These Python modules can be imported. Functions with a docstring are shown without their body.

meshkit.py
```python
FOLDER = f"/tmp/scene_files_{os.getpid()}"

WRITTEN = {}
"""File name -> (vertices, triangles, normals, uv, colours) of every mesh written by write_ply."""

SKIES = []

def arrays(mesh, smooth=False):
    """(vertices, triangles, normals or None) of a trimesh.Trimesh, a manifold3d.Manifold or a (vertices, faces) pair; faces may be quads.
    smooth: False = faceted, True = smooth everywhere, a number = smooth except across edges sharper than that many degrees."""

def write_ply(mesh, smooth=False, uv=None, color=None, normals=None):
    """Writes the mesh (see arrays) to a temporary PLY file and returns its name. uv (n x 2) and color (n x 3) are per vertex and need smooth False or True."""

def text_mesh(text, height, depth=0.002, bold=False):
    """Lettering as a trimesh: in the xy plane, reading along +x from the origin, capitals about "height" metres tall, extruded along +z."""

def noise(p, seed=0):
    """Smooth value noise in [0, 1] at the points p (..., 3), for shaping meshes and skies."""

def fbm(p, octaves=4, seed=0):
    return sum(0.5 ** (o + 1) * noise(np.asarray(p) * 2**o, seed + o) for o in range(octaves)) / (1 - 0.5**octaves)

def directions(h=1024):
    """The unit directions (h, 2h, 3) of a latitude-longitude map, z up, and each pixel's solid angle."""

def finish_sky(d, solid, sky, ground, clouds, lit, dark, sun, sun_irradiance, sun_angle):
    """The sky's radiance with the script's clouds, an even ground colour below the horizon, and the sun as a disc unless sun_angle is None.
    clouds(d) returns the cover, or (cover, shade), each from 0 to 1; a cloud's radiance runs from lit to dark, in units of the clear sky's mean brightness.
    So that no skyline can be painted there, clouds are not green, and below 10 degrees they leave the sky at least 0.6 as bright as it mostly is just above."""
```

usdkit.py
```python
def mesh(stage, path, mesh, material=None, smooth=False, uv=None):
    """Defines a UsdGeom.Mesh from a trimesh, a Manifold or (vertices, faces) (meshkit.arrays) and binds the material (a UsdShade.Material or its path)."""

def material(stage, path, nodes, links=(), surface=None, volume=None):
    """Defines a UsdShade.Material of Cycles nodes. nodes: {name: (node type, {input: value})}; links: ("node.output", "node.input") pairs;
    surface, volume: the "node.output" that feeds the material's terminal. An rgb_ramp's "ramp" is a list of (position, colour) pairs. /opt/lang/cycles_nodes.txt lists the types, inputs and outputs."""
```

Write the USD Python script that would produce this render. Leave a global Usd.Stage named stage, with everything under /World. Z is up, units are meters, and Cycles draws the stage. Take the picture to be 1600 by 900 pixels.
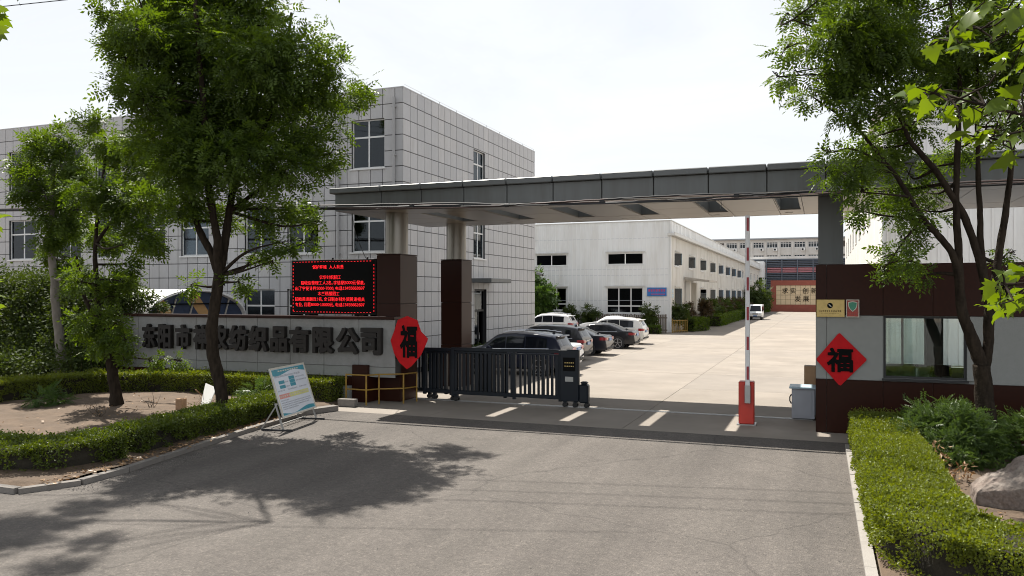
import math, random
import numpy as np, trimesh, shapely
from shapely.geometry import Polygon, box as sbox
from shapely.ops import unary_union
from shapely import affinity
from PIL import Image, ImageDraw, ImageFont
import glob
import usdkit, meshkit
from pxr import Usd, UsdGeom, UsdLux, UsdShade, Gf, Sdf, Vt

stage = Usd.Stage.CreateInMemory()
UsdGeom.SetStageUpAxis(stage, 'Z'); UsdGeom.SetStageMetersPerUnit(stage, 1.0)
UsdGeom.Xform.Define(stage, '/World'); UsdGeom.Scope.Define(stage, '/World/Looks')
R = random.Random(7); N = np.random.default_rng(7)

# ------------------------------------------------------------------ camera, sky, sun, exposure
F, H, HV = 1240.0, 3.2, 459.0                       # focal length in photo pixels, eye height, horizon row
TH = math.atan(483 / F); CT, ST = math.cos(TH), math.sin(TH)
cam = UsdGeom.Camera.Define(stage, '/World/camera')
cam.AddTranslateOp().Set(Gf.Vec3d(0, 0, H)); cam.AddRotateZOp().Set(math.degrees(TH)); cam.AddRotateXOp().Set(90)
cam.CreateHorizontalApertureAttr(36.0); cam.CreateVerticalApertureAttr(20.25)
cam.CreateFocalLengthAttr(36.0 * F / 1600); cam.CreateVerticalApertureOffsetAttr(36.0 * (HV - 450) / 1600)
cam.CreateExposureAttr(0.9)
SUN = np.array([-.49, .39, 1.0]); SUN /= np.linalg.norm(SUN)
ELEV, ROT = math.asin(SUN[2]), math.atan2(SUN[0], SUN[1])
sky = UsdLux.DomeLight.Define(stage, '/World/sky')
skym = usdkit.material(stage, '/World/Looks/sky', {
    'tc': ('texture_coordinate', {}), 'mp': ('mapping', {'scale': (1.0, 1.0, 3.2)}), 'sx': ('separate_xyz', {}),
    'n': ('noise_texture', {'scale': 2.2, 'detail': 7.0, 'roughness': 0.62, 'distortion': 0.6}),
    'r': ('rgb_ramp', {'ramp': [(0.25, (.80, .80, .80)), (0.7, (1, 1, 1))]}),
    'h': ('rgb_ramp', {'ramp': [(0, (1, 1, 1)), (.35, (.93, .93, .93)), (.7, (.6, .6, .6)), (1, (.45, .45, .45))]}), 'c': ('math', {'math_type': 'multiply'}),
    's': ('sky_texture', {'sky_type': 'single_scattering', 'sun_disc': False, 'sun_elevation': ELEV, 'sun_rotation': ROT, 'air_density': 1.0, 'aerosol_density': 1.5}),
    'mx': ('mix_color', {'b': (11.3, 11.6, 11.85), 'use_clamp': False}),
    'b': ('background_shader', {'strength': 0.05})},
    [('tc.generated', 'mp.vector'), ('tc.generated', 'sx.vector'), ('sx.z', 'h.fac'), ('mp.vector', 'n.vector'), ('n.fac', 'r.fac'), ('r.color', 'c.value1'), ('h.color', 'c.value2'), ('c.value', 'mx.fac'), ('s.color', 'mx.a'), ('mx.result', 'b.color')], surface='b.background')
UsdShade.MaterialBindingAPI.Apply(sky.GetPrim()).Bind(skym)
sun = UsdLux.DistantLight.Define(stage, '/World/sun')
sun.CreateNormalizeAttr(True); sun.CreateIntensityAttr(1.25); sun.CreateAngleAttr(0.53); sun.CreateColorAttr(Gf.Vec3f(1, .95, .87))
_z = Gf.Vec3d(*SUN); sun.AddOrientOp(UsdGeom.XformOp.PrecisionDouble).Set(Gf.Quatd(Gf.Rotation(Gf.Vec3d(0, 0, 1), _z).GetQuat()))

def ray(u): k = (u - 800) / F; return np.array([-ST + CT * k, CT + ST * k])
def at(u, v, zc): a = ray(u) * zc; return np.array([a[0], a[1], H - (v - HV) * zc / F])      # a point at that distance
def gr(u, v, z=0.): return at(u, v, (H - z) * F / (v - HV))                                    # on the ground

# ------------------------------------------------------------------ helpers
_used, LOC = {}, {}
def numbered(parent, name):
    k = f'{parent}/{name}'; n = _used.get(k, 0); _used[k] = n + 1
    return k if n == 0 else f'{k}_{n:03d}'
def ppath(p): return '/World' if p is None else str((p.GetPrim() if hasattr(p, 'GetPrim') else p).GetPath())
def tag(o, label=None, cat=None, group=None, kind=None):
    p = o.GetPrim() if hasattr(o, 'GetPrim') else o
    for k, v in (('label', label), ('category', cat), ('group', group), ('kind', kind)):
        if v: p.SetCustomDataByKey(k, v)
    return p
def thing(name, label, cat, loc=(0, 0, 0), group=None, rz=0):
    x = UsdGeom.Xform.Define(stage, numbered('/World', name)); x.AddTranslateOp().Set(Gf.Vec3d(*map(float, loc)))
    if rz: x.AddRotateZOp().Set(rz)
    LOC[str(x.GetPath())] = np.array(loc, float) if not rz else None
    return tag(x, label, cat, group)
def put(name, mesh, mat, parent=None, smooth=False, local=False, **kw):
    """one Mesh prim; the mesh is in world coordinates unless local"""
    if isinstance(mesh, tuple):
        f0 = np.asarray(mesh[1]); u, inv = np.unique(f0, return_inverse=True); mesh = (np.asarray(mesh[0], float)[u], inv.reshape(f0.shape))
    pp = ppath(parent); v, f, n = meshkit.arrays(mesh, smooth)
    if parent is not None and not local:
        top = '/'.join(pp.split('/')[:3]); off = LOC.get(top)
        if off is not None: v = v - off
    path = numbered(pp, name)
    m = UsdGeom.Mesh.Define(stage, path)
    m.CreatePointsAttr(Vt.Vec3fArray.FromNumpy(np.ascontiguousarray(v, np.float32)))
    m.CreateFaceVertexCountsAttr(Vt.IntArray.FromNumpy(np.full(len(f), 3, np.int32)))
    m.CreateFaceVertexIndicesAttr(Vt.IntArray.FromNumpy(np.ascontiguousarray(f, np.int32).ravel()))
    m.CreateSubdivisionSchemeAttr('none')
    if n is not None:
        m.CreateNormalsAttr(Vt.Vec3fArray.FromNumpy(n.astype(np.float32))); m.SetNormalsInterpolation('vertex')
    UsdShade.MaterialBindingAPI.Apply(m.GetPrim()).Bind(mat)
    if kw: tag(m, **kw)
    return m.GetPrim()
BOXF = np.array([[0,2,1],[0,3,2],[4,5,6],[4,6,7],[0,1,5],[0,5,4],[1,2,6],[1,6,5],[2,3,7],[2,7,6],[3,0,4],[3,4,7]])
class MB:
    def __init__(s): s.v, s.f, s.n = [], [], 0
    def add(s, v, f): s.v.append(np.asarray(v, float)); s.f.append(np.asarray(f, int) + s.n); s.n += len(v); return s
    def box(s, x0, x1, y0, y1, z0, z1):
        return s.add([(x0,y0,z0),(x1,y0,z0),(x1,y1,z0),(x0,y1,z0),(x0,y0,z1),(x1,y0,z1),(x1,y1,z1),(x0,y1,z1)], BOXF)
    def hexa(s, p8): return s.add(p8, BOXF)
    def bevel(s, x0, x1, y0, y1, z0, z1, b=.01):
        m = trimesh.creation.box([1, 1, 1]); c = []
        for sx in (0, 1):
            for sy in (0, 1):
                for sz in (0, 1):
                    X, Y, Z = (x0, x1)[sx], (y0, y1)[sy], (z0, z1)[sz]; dx, dy, dz = (b, -b)[sx], (b, -b)[sy], (b, -b)[sz]
                    c += [(X + dx, Y + dy, Z), (X + dx, Y, Z + dz), (X, Y + dy, Z + dz)]
        h = trimesh.Trimesh(c).convex_hull; return s.add(h.vertices, h.faces)
    def bar(s, p, q, w, h=None):
        p, q = np.asarray(p, float), np.asarray(q, float); d = q - p; d /= np.linalg.norm(d); h = h or w
        up = np.array([0, 0, 1.]) if abs(d[2]) < .95 else np.array([0, 1., 0]); a = np.cross(d, up); a /= np.linalg.norm(a); b = np.cross(a, d)
        return s.add([e + a * i * w / 2 + b * j * h / 2 for e in (p, q) for i, j in ((-1,-1),(1,-1),(1,1),(-1,1))], BOXF[:, ::-1])
    def tube(s, pts, r, n=8, cap=True):
        pts = np.asarray(pts, float); r = np.broadcast_to(np.asarray(r, float), (len(pts),)); t = np.gradient(pts, axis=0); t /= np.linalg.norm(t, axis=1, keepdims=True) + 1e-12
        a = np.cross(t[0], [0, 0, 1.] if abs(t[0][2]) < .9 else [1., 0, 0]); V = []
        for i in range(len(pts)):
            a = a - t[i] * a.dot(t[i]); a /= np.linalg.norm(a); b = np.cross(t[i], a)
            g = np.arange(n) / n * 2 * np.pi; V.append(pts[i] + r[i] * (np.outer(np.cos(g), a) + np.outer(np.sin(g), b)))
        V = np.vstack(V); f = []
        for i in range(len(pts) - 1):
            for j in range(n):
                k = (j + 1) % n; f += [(i*n+j, i*n+k, i*n+n+k), (i*n+j, i*n+n+k, i*n+n+j)]
        if cap:
            V = np.vstack([V, pts[0], pts[-1]]); c0, c1 = len(V) - 2, len(V) - 1; e = (len(pts) - 1) * n
            for j in range(n): k = (j + 1) % n; f += [(c0, k, j), (c1, e + j, e + k)]
        return s.add(V, f)
    def poly(s, poly, depth, M):
        """shapely polygon extruded by depth along local z and placed by the 4x4 M"""
        for g in getattr(poly, 'geoms', [poly]):
            if g.is_empty or g.area < 1e-9: continue
            m = trimesh.creation.extrude_polygon(g, depth, engine='earcut'); m.apply_transform(M); s.add(m.vertices, m.faces)
        return s
    def mesh(s): return (np.vstack(s.v), np.vstack(s.f)) if s.v else None
    def build(s, name, mat, parent=None, smooth=False, **kw): return put(name, s.mesh(), mat, parent, smooth, **kw) if s.v else None
def front(x, y, z):      # local x -> world X, local y -> world Z, local z -> world -Y (towards the street)
    M = np.eye(4); M[:3, :3] = np.array([[1, 0, 0], [0, 0, -1], [0, 1, 0]]); M[:3, 3] = (x, y, z); return M
def frame(o, ex, ey):
    ex = np.asarray(ex, float) / np.linalg.norm(ex); ey = np.asarray(ey, float); ey = ey - ex * ey.dot(ex); ey /= np.linalg.norm(ey)
    M = np.eye(4); M[:3, 0], M[:3, 1], M[:3, 2], M[:3, 3] = ex, ey, np.cross(ex, ey), o; return M
def cut(rect, holes):
    """the rectangle (a0,a1,z0,z1) minus the holes, as rectangles"""
    out = [rect]
    for h in holes:
        nxt = []
        for (a0, a1, z0, z1) in out:
            b0, b1, y0, y1 = max(a0, h[0]), min(a1, h[1]), max(z0, h[2]), min(z1, h[3])
            if b0 >= b1 - 1e-6 or y0 >= y1 - 1e-6: nxt.append((a0, a1, z0, z1)); continue
            if z0 < y0: nxt.append((a0, a1, z0, y0))
            if y1 < z1: nxt.append((a0, a1, y1, z1))
            if a0 < b0: nxt.append((a0, b0, y0, y1))
            if b1 < a1: nxt.append((b1, a1, y0, y1))
        out = nxt
    return out
def wallbox(mb, axis, lo, hi, rect):
    a0, a1, z0, z1 = rect
    return mb.box(a0, a1, lo, hi, z0, z1) if axis == 'y' else mb.box(lo, hi, a0, a1, z0, z1)
def inflate(holes, d): return [(a - d, b + d, c - d, e + d) for a, b, c, e in holes]
FONT = glob.glob('/opt/blender-*/*/datafiles/fonts/Noto Sans CJK Regular.woff2')[0]
F96 = ImageFont.truetype(FONT, 96)
def glyph(ch, stroke=5):
    f = F96; x0, y0, x1, y1 = f.getbbox(ch, stroke_width=stroke)
    im = Image.new('L', (x1 - x0 + 4, y1 - y0 + 4)); ImageDraw.Draw(im).text((2 - x0, 2 - y0), ch, 255, f, stroke_width=stroke)
    on = np.pad(np.asarray(im) > 127, ((0, 0), (1, 1))).astype(np.int8); d = np.diff(on, axis=1)
    rows, st = np.nonzero(d == 1); en = np.nonzero(d == -1)[1]
    g = unary_union(list(shapely.box(st, -rows - 1, en, -rows))).buffer(.6).buffer(-.6).simplify(.8)
    b = g.bounds; s = 1 / max(b[3] - b[1], b[2] - b[0])
    return affinity.affine_transform(g, [s, 0, 0, s, -s * (b[0] + b[2]) / 2, -s * (b[1] + b[3]) / 2])   # centred, unit size
def smoothpath(pts, n=6):
    pts = np.asarray(pts, float); out = []
    P = np.vstack([2 * pts[0] - pts[1], pts, 2 * pts[-1] - pts[-2]])
    for i in range(1, len(P) - 2):
        for t in np.linspace(0, 1, n, endpoint=False):
            a, b, c, d = P[i-1], P[i], P[i+1], P[i+2]
            out.append(.5 * (2*b + (c-a)*t + (2*a-5*b+4*c-d)*t*t + (3*b-a-3*c+d)*t**3))
    return np.array(out + [pts[-1]])

# ------------------------------------------------------------------ materials
def mat(name, col, rough=.6, var=.12, scale=6., metal=0., bump=0., bscale=60., spec=.5, coat=0., dirt=None, dscale=.8, emit=0., fine=0., stretch=(1, 1, 1)):
    c = np.array(col, float)
    nodes = {'tc': ('geometry', {}), 'mp': ('mapping', {'scale': stretch}), 'n': ('noise_texture', {'scale': scale, 'detail': 6.0, 'roughness': .6}),
             'r': ('rgb_ramp', {'ramp': [(.25, tuple(c * (1 - var))), (.75, tuple(np.minimum(c * (1 + var), 1)))]}),
             'p': ('principled_bsdf', {'roughness': rough, 'metallic': metal, 'specular_ior_level': spec, 'coat_weight': coat})}
    links = [('tc.position', 'mp.vector'), ('mp.vector', 'n.vector'), ('n.fac', 'r.fac')]; out = 'r.color'
    if fine:
        nodes |= {'n2': ('noise_texture', {'scale': bscale * 2, 'detail': 3.0}), 'm2': ('mix_color', {'blend_type': 'overlay', 'fac': fine})}
        links += [('tc.position', 'n2.vector'), (out, 'm2.a'), ('n2.fac', 'm2.b')]; out = 'm2.result'
    if dirt is not None:
        nodes |= {'n3': ('noise_texture', {'scale': dscale, 'detail': 8.0, 'roughness': .7}), 'r3': ('rgb_ramp', {'ramp': [(.45, (0, 0, 0)), (.75, (1, 1, 1))]}),
                  'm3': ('mix_color', {'b': tuple(dirt)})}
        links += [('mp.vector', 'n3.vector'), ('n3.fac', 'r3.fac'), ('r3.color', 'm3.fac'), (out, 'm3.a')]; out = 'm3.result'
    links.append((out, 'p.base_color'))
    if bump:
        nodes |= {'nb': ('noise_texture', {'scale': bscale, 'detail': 5.0}), 'bp': ('bump', {'strength': bump, 'distance': .02})}
        links += [('tc.position', 'nb.vector'), ('nb.fac', 'bp.height'), ('bp.normal', 'p.normal')]
    if emit: nodes['p'][1].update({'emission_color': tuple(c), 'emission_strength': emit})
    return usdkit.material(stage, f'/World/Looks/{name}', nodes, links, surface='p.BSDF')
def leafmat(name, dark, mid, light, trans=.35, rough=.45, dry=None):
    return usdkit.material(stage, f'/World/Looks/{name}', {
        'g': ('geometry', {}), 'r': ('rgb_ramp', {'ramp': [(.12, dark), (.5, mid), (.78, light)] + ([(.80, dry), (1, dry)] if dry else [(1, light)])}), 'n': ('noise_texture', {'scale': 1.3, 'detail': 2.0}),
        'ad': ('math', {'math_type': 'multiply_add', 'value2': .6, 'value3': 0.}), 'ad2': ('math', {'math_type': 'multiply_add', 'value2': .4}),
        'p': ('principled_bsdf', {'roughness': rough, 'specular_ior_level': .4}), 't': ('translucent_bsdf', {}), 'hs': ('hsv', {'hue': .485, 'saturation': 1.15, 'value': 1.5}), 'm': ('mix_closure', {'fac': trans})},
        [('g.random_per_island', 'ad.value1'), ('g.position', 'n.vector'), ('n.fac', 'ad2.value1'), ('ad.value', 'ad2.value3'), ('ad2.value', 'r.fac'), ('r.color', 'p.base_color'), ('r.color', 'hs.color'),
         ('hs.color', 't.color'), ('p.BSDF', 'm.closure1'), ('t.BSDF', 'm.closure2')], surface='m.closure')
def glassmat(name, tint=(.55, .6, .6), ior=1.7):
    return usdkit.material(stage, f'/World/Looks/{name}', {'f': ('fresnel', {'IOR': ior}), 't': ('transparent_bsdf', {'color': tint}), 'g': ('glossy_bsdf', {'color': (.9, .95, 1), 'roughness': .02}), 'm': ('mix_closure', {})},
        [('f.fac', 'm.fac'), ('t.BSDF', 'm.closure1'), ('g.BSDF', 'm.closure2')], surface='m.closure')
M = dict(
    asphalt=mat('asphalt', (.128, .112, .099), .9, .16, .55, bump=.5, bscale=90, fine=.55, dirt=(.158, .140, .124), dscale=.35),
    concrete=mat('concrete', (.245, .213, .178), .85, .16, .35, bump=.2, bscale=40, fine=.3, dirt=(.185, .158, .13), dscale=.4),
    concrete2=mat('concrete_worn', (.232, .203, .172), .85, .12, .8, bump=.2, bscale=40, fine=.3, dirt=(.185, .16, .135), dscale=.3),
    earth=mat('earth', (.16, .12, .085), .95, .3, 1.2, bump=.6, bscale=25),
    soil=mat('soil', (.108, .074, .048), .95, .3, 3., bump=.9, bscale=30, fine=.5, dirt=(.085, .06, .04), dscale=1.6),
    kerb=mat('kerb', (.16, .145, .13), .85, .15, 5., bump=.3, fine=.4), kerbw=mat('kerb_white', (.28, .26, .235), .8, .12, 4., bump=.3, fine=.3, dirt=(.24, .22, .2), dscale=2.5),
    tile=mat('tile', (.42, .415, .42), .55, .05, 2.5, fine=.3, bscale=40, dirt=(.38, .375, .37), dscale=3., stretch=(1, 1, .12)), tile2=mat('tile_b', (.40, .397, .405), .55, .05, 2.5, fine=.3, bscale=40, dirt=(.36, .355, .35), dscale=2.5, stretch=(1, 1, .12)), tile3=mat('tile_c', (.455, .445, .445), .55, .05, 2.5, fine=.3, bscale=40, dirt=(.38, .37, .36), dscale=3.5, stretch=(1, 1, .12)),
    joint=mat('joint', (.022, .022, .024), .95), innerwall=mat('inner_wall', (.22, .21, .20), .9), innerwhite=mat('inner_white', (.75, .75, .72), .8),
    upvc=mat('upvc', (.66, .66, .65), .4, .05), pipe=mat('pipe', (.34, .34, .34), .5, .05),
    glass=glassmat('glass', (.38, .43, .46), 1.45), glass2=glassmat('glass_clear', (.84, .9, .88), 1.9),
    granite=mat('granite', (.019, .0056, .0031), .36, .25, 30., fine=.3, bscale=60, spec=.16), granite2=mat('granite_b', (.022, .0065, .0036), .38, .25, 30., fine=.3, bscale=60, spec=.16),
    stone=mat('stone', (.215, .215, .212), .6, .08, 8., fine=.5, bscale=70, dirt=(.155, .155, .15), dscale=1.5), stonew=mat('stone_light', (.20, .205, .195), .55, .05, 8., fine=.4, bscale=70),
    alu=mat('alu', (.11, .117, .117), .45, .07, 1.2, metal=.25, spec=.5, fine=.15, stretch=(1, 1, .12), dirt=(.085, .085, .08), dscale=3.), alucap=mat('alu_cap', (.10, .105, .105), .42, .05, 1.2, metal=.25),
    soffit=mat('soffit', (.19, .165, .138), .32, .06, 1.5, spec=.6), soffitgap=mat('soffit_gap', (.05, .045, .04), .9),
    steel=mat('steel', (.24, .225, .20), .34, .06, 2., metal=.9, stretch=(1, 1, .1)), steeld=mat('steel_dull', (.35, .35, .34), .4, .05, metal=.7),
    letter=mat('letter', (.012, .010, .009), .5, .15, 6., spec=.3), black=mat('black', (.004, .004, .004), .6, spec=.08), led=mat('led', (1., .012, .02), .5, 0., emit=.85), ledframe=mat('screen_frame', (.008, .008, .008), .5, spec=.15),
    red=mat('red_paper', (.42, .012, .015), .8, .12, 5., spec=.1, bump=.15, bscale=14), redb=mat('red_paint', (.46, .035, .022), .45, .08, 3., dirt=(.36, .03, .02), dscale=3.), redd=mat('red_stripe', (.25, .02, .03), .5), ink=mat('ink', (.004, .004, .004), .8, spec=.08),
    gold=mat('brass', (.46, .34, .13), .38, .15, 9., metal=.5), plaqr=mat('plaque_red', (.24, .045, .035), .5), green=mat('shield_green', (.04, .19, .12), .5), pale=mat('pale_print', (.55, .52, .44), .6),
    gate=mat('gate_paint', (.007, .010, .0145), .4, .15, 4., spec=.3), rubber=mat('rubber', (.014, .014, .014), .8), yellow=mat('yellow_paint', (.27, .165, .02), .5, .2, 9., dirt=(.2, .11, .03), dscale=6.),
    white=mat('white_paint', (.74, .74, .72), .5, .04), whitem=mat('white_arm', (.60, .60, .60), .45, .06), boxgrey=mat('box_grey', (.36, .38, .42), .5, .08, 3.), boxblue=mat('box_lid', (.42, .55, .62), .45, .06), card=mat('cardboard', (.33, .20, .11), .8),
    clad=mat('cladding', (.73, .735, .73), .45, .05, .5, stretch=(1, 1, .15), dirt=(.62, .61, .58), dscale=1.4), clad2=mat('cladding_side', (.68, .66, .62), .5, .06, .6, stretch=(1, 1, .12), dirt=(.50, .46, .40), dscale=1.2), cladg=mat('cladding_grey', (.50, .52, .55), .5, .05, .5, stretch=(1, 1, .15)),
    gutter=mat('gutter', (.55, .54, .51), .5, .1), rust=mat('canopy_metal', (.36, .33, .29), .6, .2, 3.), fence=mat('brown_fence', (.13, .105, .085), .8, .25, 9.),
    bark=mat('bark', (.024, .018, .013), .95, .6, 14., bump=1., bscale=22, stretch=(1, 1, .25), spec=.1), barkp=mat('bark_pale', (.15, .135, .115), .9, .3, 7., bump=.7, bscale=20, stretch=(1, 1, .3)),
    leafa=leafmat('leaf_locust', (.055, .095, .014), (.125, .19, .028), (.22, .28, .06), .5), leafb=leafmat('leaf_young', (.05, .095, .02), (.085, .16, .03), (.14, .22, .05)),
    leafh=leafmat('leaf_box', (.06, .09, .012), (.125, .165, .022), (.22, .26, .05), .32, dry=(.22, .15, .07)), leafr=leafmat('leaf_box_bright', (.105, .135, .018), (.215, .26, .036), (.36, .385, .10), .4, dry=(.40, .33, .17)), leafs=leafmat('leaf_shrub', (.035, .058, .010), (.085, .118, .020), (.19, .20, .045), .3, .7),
    leafp=leafmat('leaf_plane', (.075, .12, .016), (.15, .21, .03), (.26, .31, .06), .5, .3), leaff=leafmat('leaf_fern', (.055, .095, .022), (.10, .16, .035), (.18, .25, .07), .35), leafd=leafmat('leaf_dry', (.22, .13, .06), (.34, .21, .10), (.45, .32, .17), .1), leafd2=leafmat('leaf_redbrown', (.06, .045, .02), (.10, .06, .03), (.12, .10, .03), .2),
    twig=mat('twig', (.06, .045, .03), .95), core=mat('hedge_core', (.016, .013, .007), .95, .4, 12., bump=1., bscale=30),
    rock=mat('rock', (.16, .125, .105), .9, .3, 3.5, bump=1., bscale=16, fine=.6, dirt=(.25, .22, .19), dscale=3.), wood=mat('wood', (.26, .16, .09), .85, .25, 9.),
    poster=mat('poster_white', (.62, .66, .72), .35, .02), teal=mat('teal', (.03, .24, .31), .4), salmon=mat('salmon', (.62, .27, .24), .4), lime=mat('lime', (.58, .58, .22), .4), grey=mat('print_grey', (.22, .24, .28), .5),
    tarpw=mat('roof_white', (.80, .80, .80), .35, .04), navyp=mat('panel_navy', (.022, .035, .07), .4, .1), tanp=mat('panel_tan', (.42, .25, .10), .5, .1),
    redwall=mat('red_wall', (.26, .07, .045), .75, .12, 2.), beige=mat('beige_tile', (.60, .47, .30), .6, .07, 1.5), louvre=mat('louvre', (.085, .10, .125), .5, .1), louvrep=mat('louvre_pink', (.50, .20, .22), .5, .1), offwhite=mat('far_wall', (.60, .58, .55), .8, .06, .3, dirt=(.48, .45, .41), dscale=.4), farfr=mat('far_roof', (.30, .32, .34), .7),
    bluesign=mat('blue_sign', (.03, .15, .42), .4), signred=mat('sign_red', (.55, .03, .06), .4), cable=mat('cable', (.02, .02, .022), .6), cabler=mat('cable_warm', (.16, .11, .10), .6),
    lamp=mat('lamp_red', (.24, .008, .012), .15, .05, coat=1.), lampw=mat('lamp_clear', (.7, .72, .75), .1, coat=1.), plate=mat('plate_blue', (.10, .20, .42), .4), platew=mat('plate_print', (.7, .7, .7), .4), chrome=mat('chrome', (.75, .75, .76), .12, .02, metal=1.),
    carglass=mat('car_glass', (.005, .006, .008), .04, .05, spec=.45), trim=mat('car_trim', (.015, .015, .016), .6), rim=mat('rim', (.38, .38, .4), .3, metal=.8))
def road_material():
    g = lambda a: (a, a * .885, a * .785)
    nodes = {'tc': ('geometry', {}), 'a': ('noise_texture', {'scale': .45, 'detail': 8.0, 'roughness': .65, 'distortion': .5}), 'ar': ('rgb_ramp', {'ramp': [(.3, g(.096)), (.55, g(.112)), (.72, g(.130))]}),
             'v': ('voronoi_texture', {'scale': 46.0, 'feature': 'f1'}), 'vs': ('separate_color', {}), 'vr': ('rgb_ramp', {'ramp': [(0, (.62, .62, .62)), (.55, (.95, .95, .95)), (.9, (1.12, 1.12, 1.1)), (1, (1.75, 1.72, 1.65))]}), 'm1': ('mix_color', {'blend_type': 'multiply', 'fac': .55, 'use_clamp': False}),
             'b': ('noise_texture', {'scale': 9.0, 'detail': 5.0, 'roughness': .7}), 'br': ('rgb_ramp', {'ramp': [(.3, (.80, .80, .80)), (.7, (1.12, 1.12, 1.12))]}), 'm2': ('mix_color', {'blend_type': 'multiply', 'fac': 1.0, 'use_clamp': False}),
             'dn': ('noise_texture', {'scale': 1.4, 'detail': 4.0}), 'dm': ('mix_vector', {'fac': .30}), 'c': ('voronoi_texture', {'scale': .26, 'feature': 'distance_to_edge'}), 'cr': ('rgb_ramp', {'ramp': [(0, (.42, .42, .42)), (.0022, (.60, .60, .60)), (.0045, (1, 1, 1))]}), 'm3': ('mix_color', {'blend_type': 'multiply', 'fac': .5}),
             's': ('noise_texture', {'scale': .9, 'detail': 3.0, 'roughness': .5}), 'sr': ('rgb_ramp', {'ramp': [(.64, (1, 1, 1)), (.72, (.78, .78, .78))]}), 'm4': ('mix_color', {'blend_type': 'multiply', 'fac': .8}),
             'tm': ('mapping', {'scale': (1.3, .05, 1.0), 'rotation': (0, 0, .06)}), 't': ('noise_texture', {'scale': 1.0, 'detail': 4.0}), 'tr': ('rgb_ramp', {'ramp': [(.35, (.86, .86, .86)), (.65, (1.10, 1.10, 1.10))]}), 'm5': ('mix_color', {'blend_type': 'multiply', 'fac': 1.0, 'use_clamp': False}),
             'bp': ('bump', {'strength': .7, 'distance': .012}), 'p': ('principled_bsdf', {'roughness': .88, 'specular_ior_level': .35})}
    links = [('tc.position', f'{k}.vector') for k in ('a', 'v', 'b', 'dn', 's', 'tm')] + [('tc.position', 'dm.a'), ('dn.color', 'dm.b'), ('dm.result', 'c.vector'), ('tm.vector', 't.vector'), ('a.fac', 'ar.fac'), ('v.color', 'vs.color'), ('vs.r', 'vr.fac'), ('ar.color', 'm1.a'), ('vr.color', 'm1.b'), ('b.fac', 'br.fac'), ('m1.result', 'm2.a'), ('br.color', 'm2.b'),
             ('c.distance', 'cr.fac'), ('m2.result', 'm3.a'), ('cr.color', 'm3.b'), ('s.fac', 'sr.fac'), ('m3.result', 'm4.a'), ('sr.color', 'm4.b'), ('t.fac', 'tr.fac'), ('m4.result', 'm5.a'), ('tr.color', 'm5.b'), ('m5.result', 'p.base_color'), ('v.distance', 'bp.height'), ('bp.normal', 'p.normal')]
    return usdkit.material(stage, '/World/Looks/asphalt_worn', nodes, links, surface='p.BSDF')
M['asphalt'] = road_material()
def paint(name, c): return mat(name, c, .28, .03, 2., metal=.1, coat=.5, spec=.35)

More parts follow.
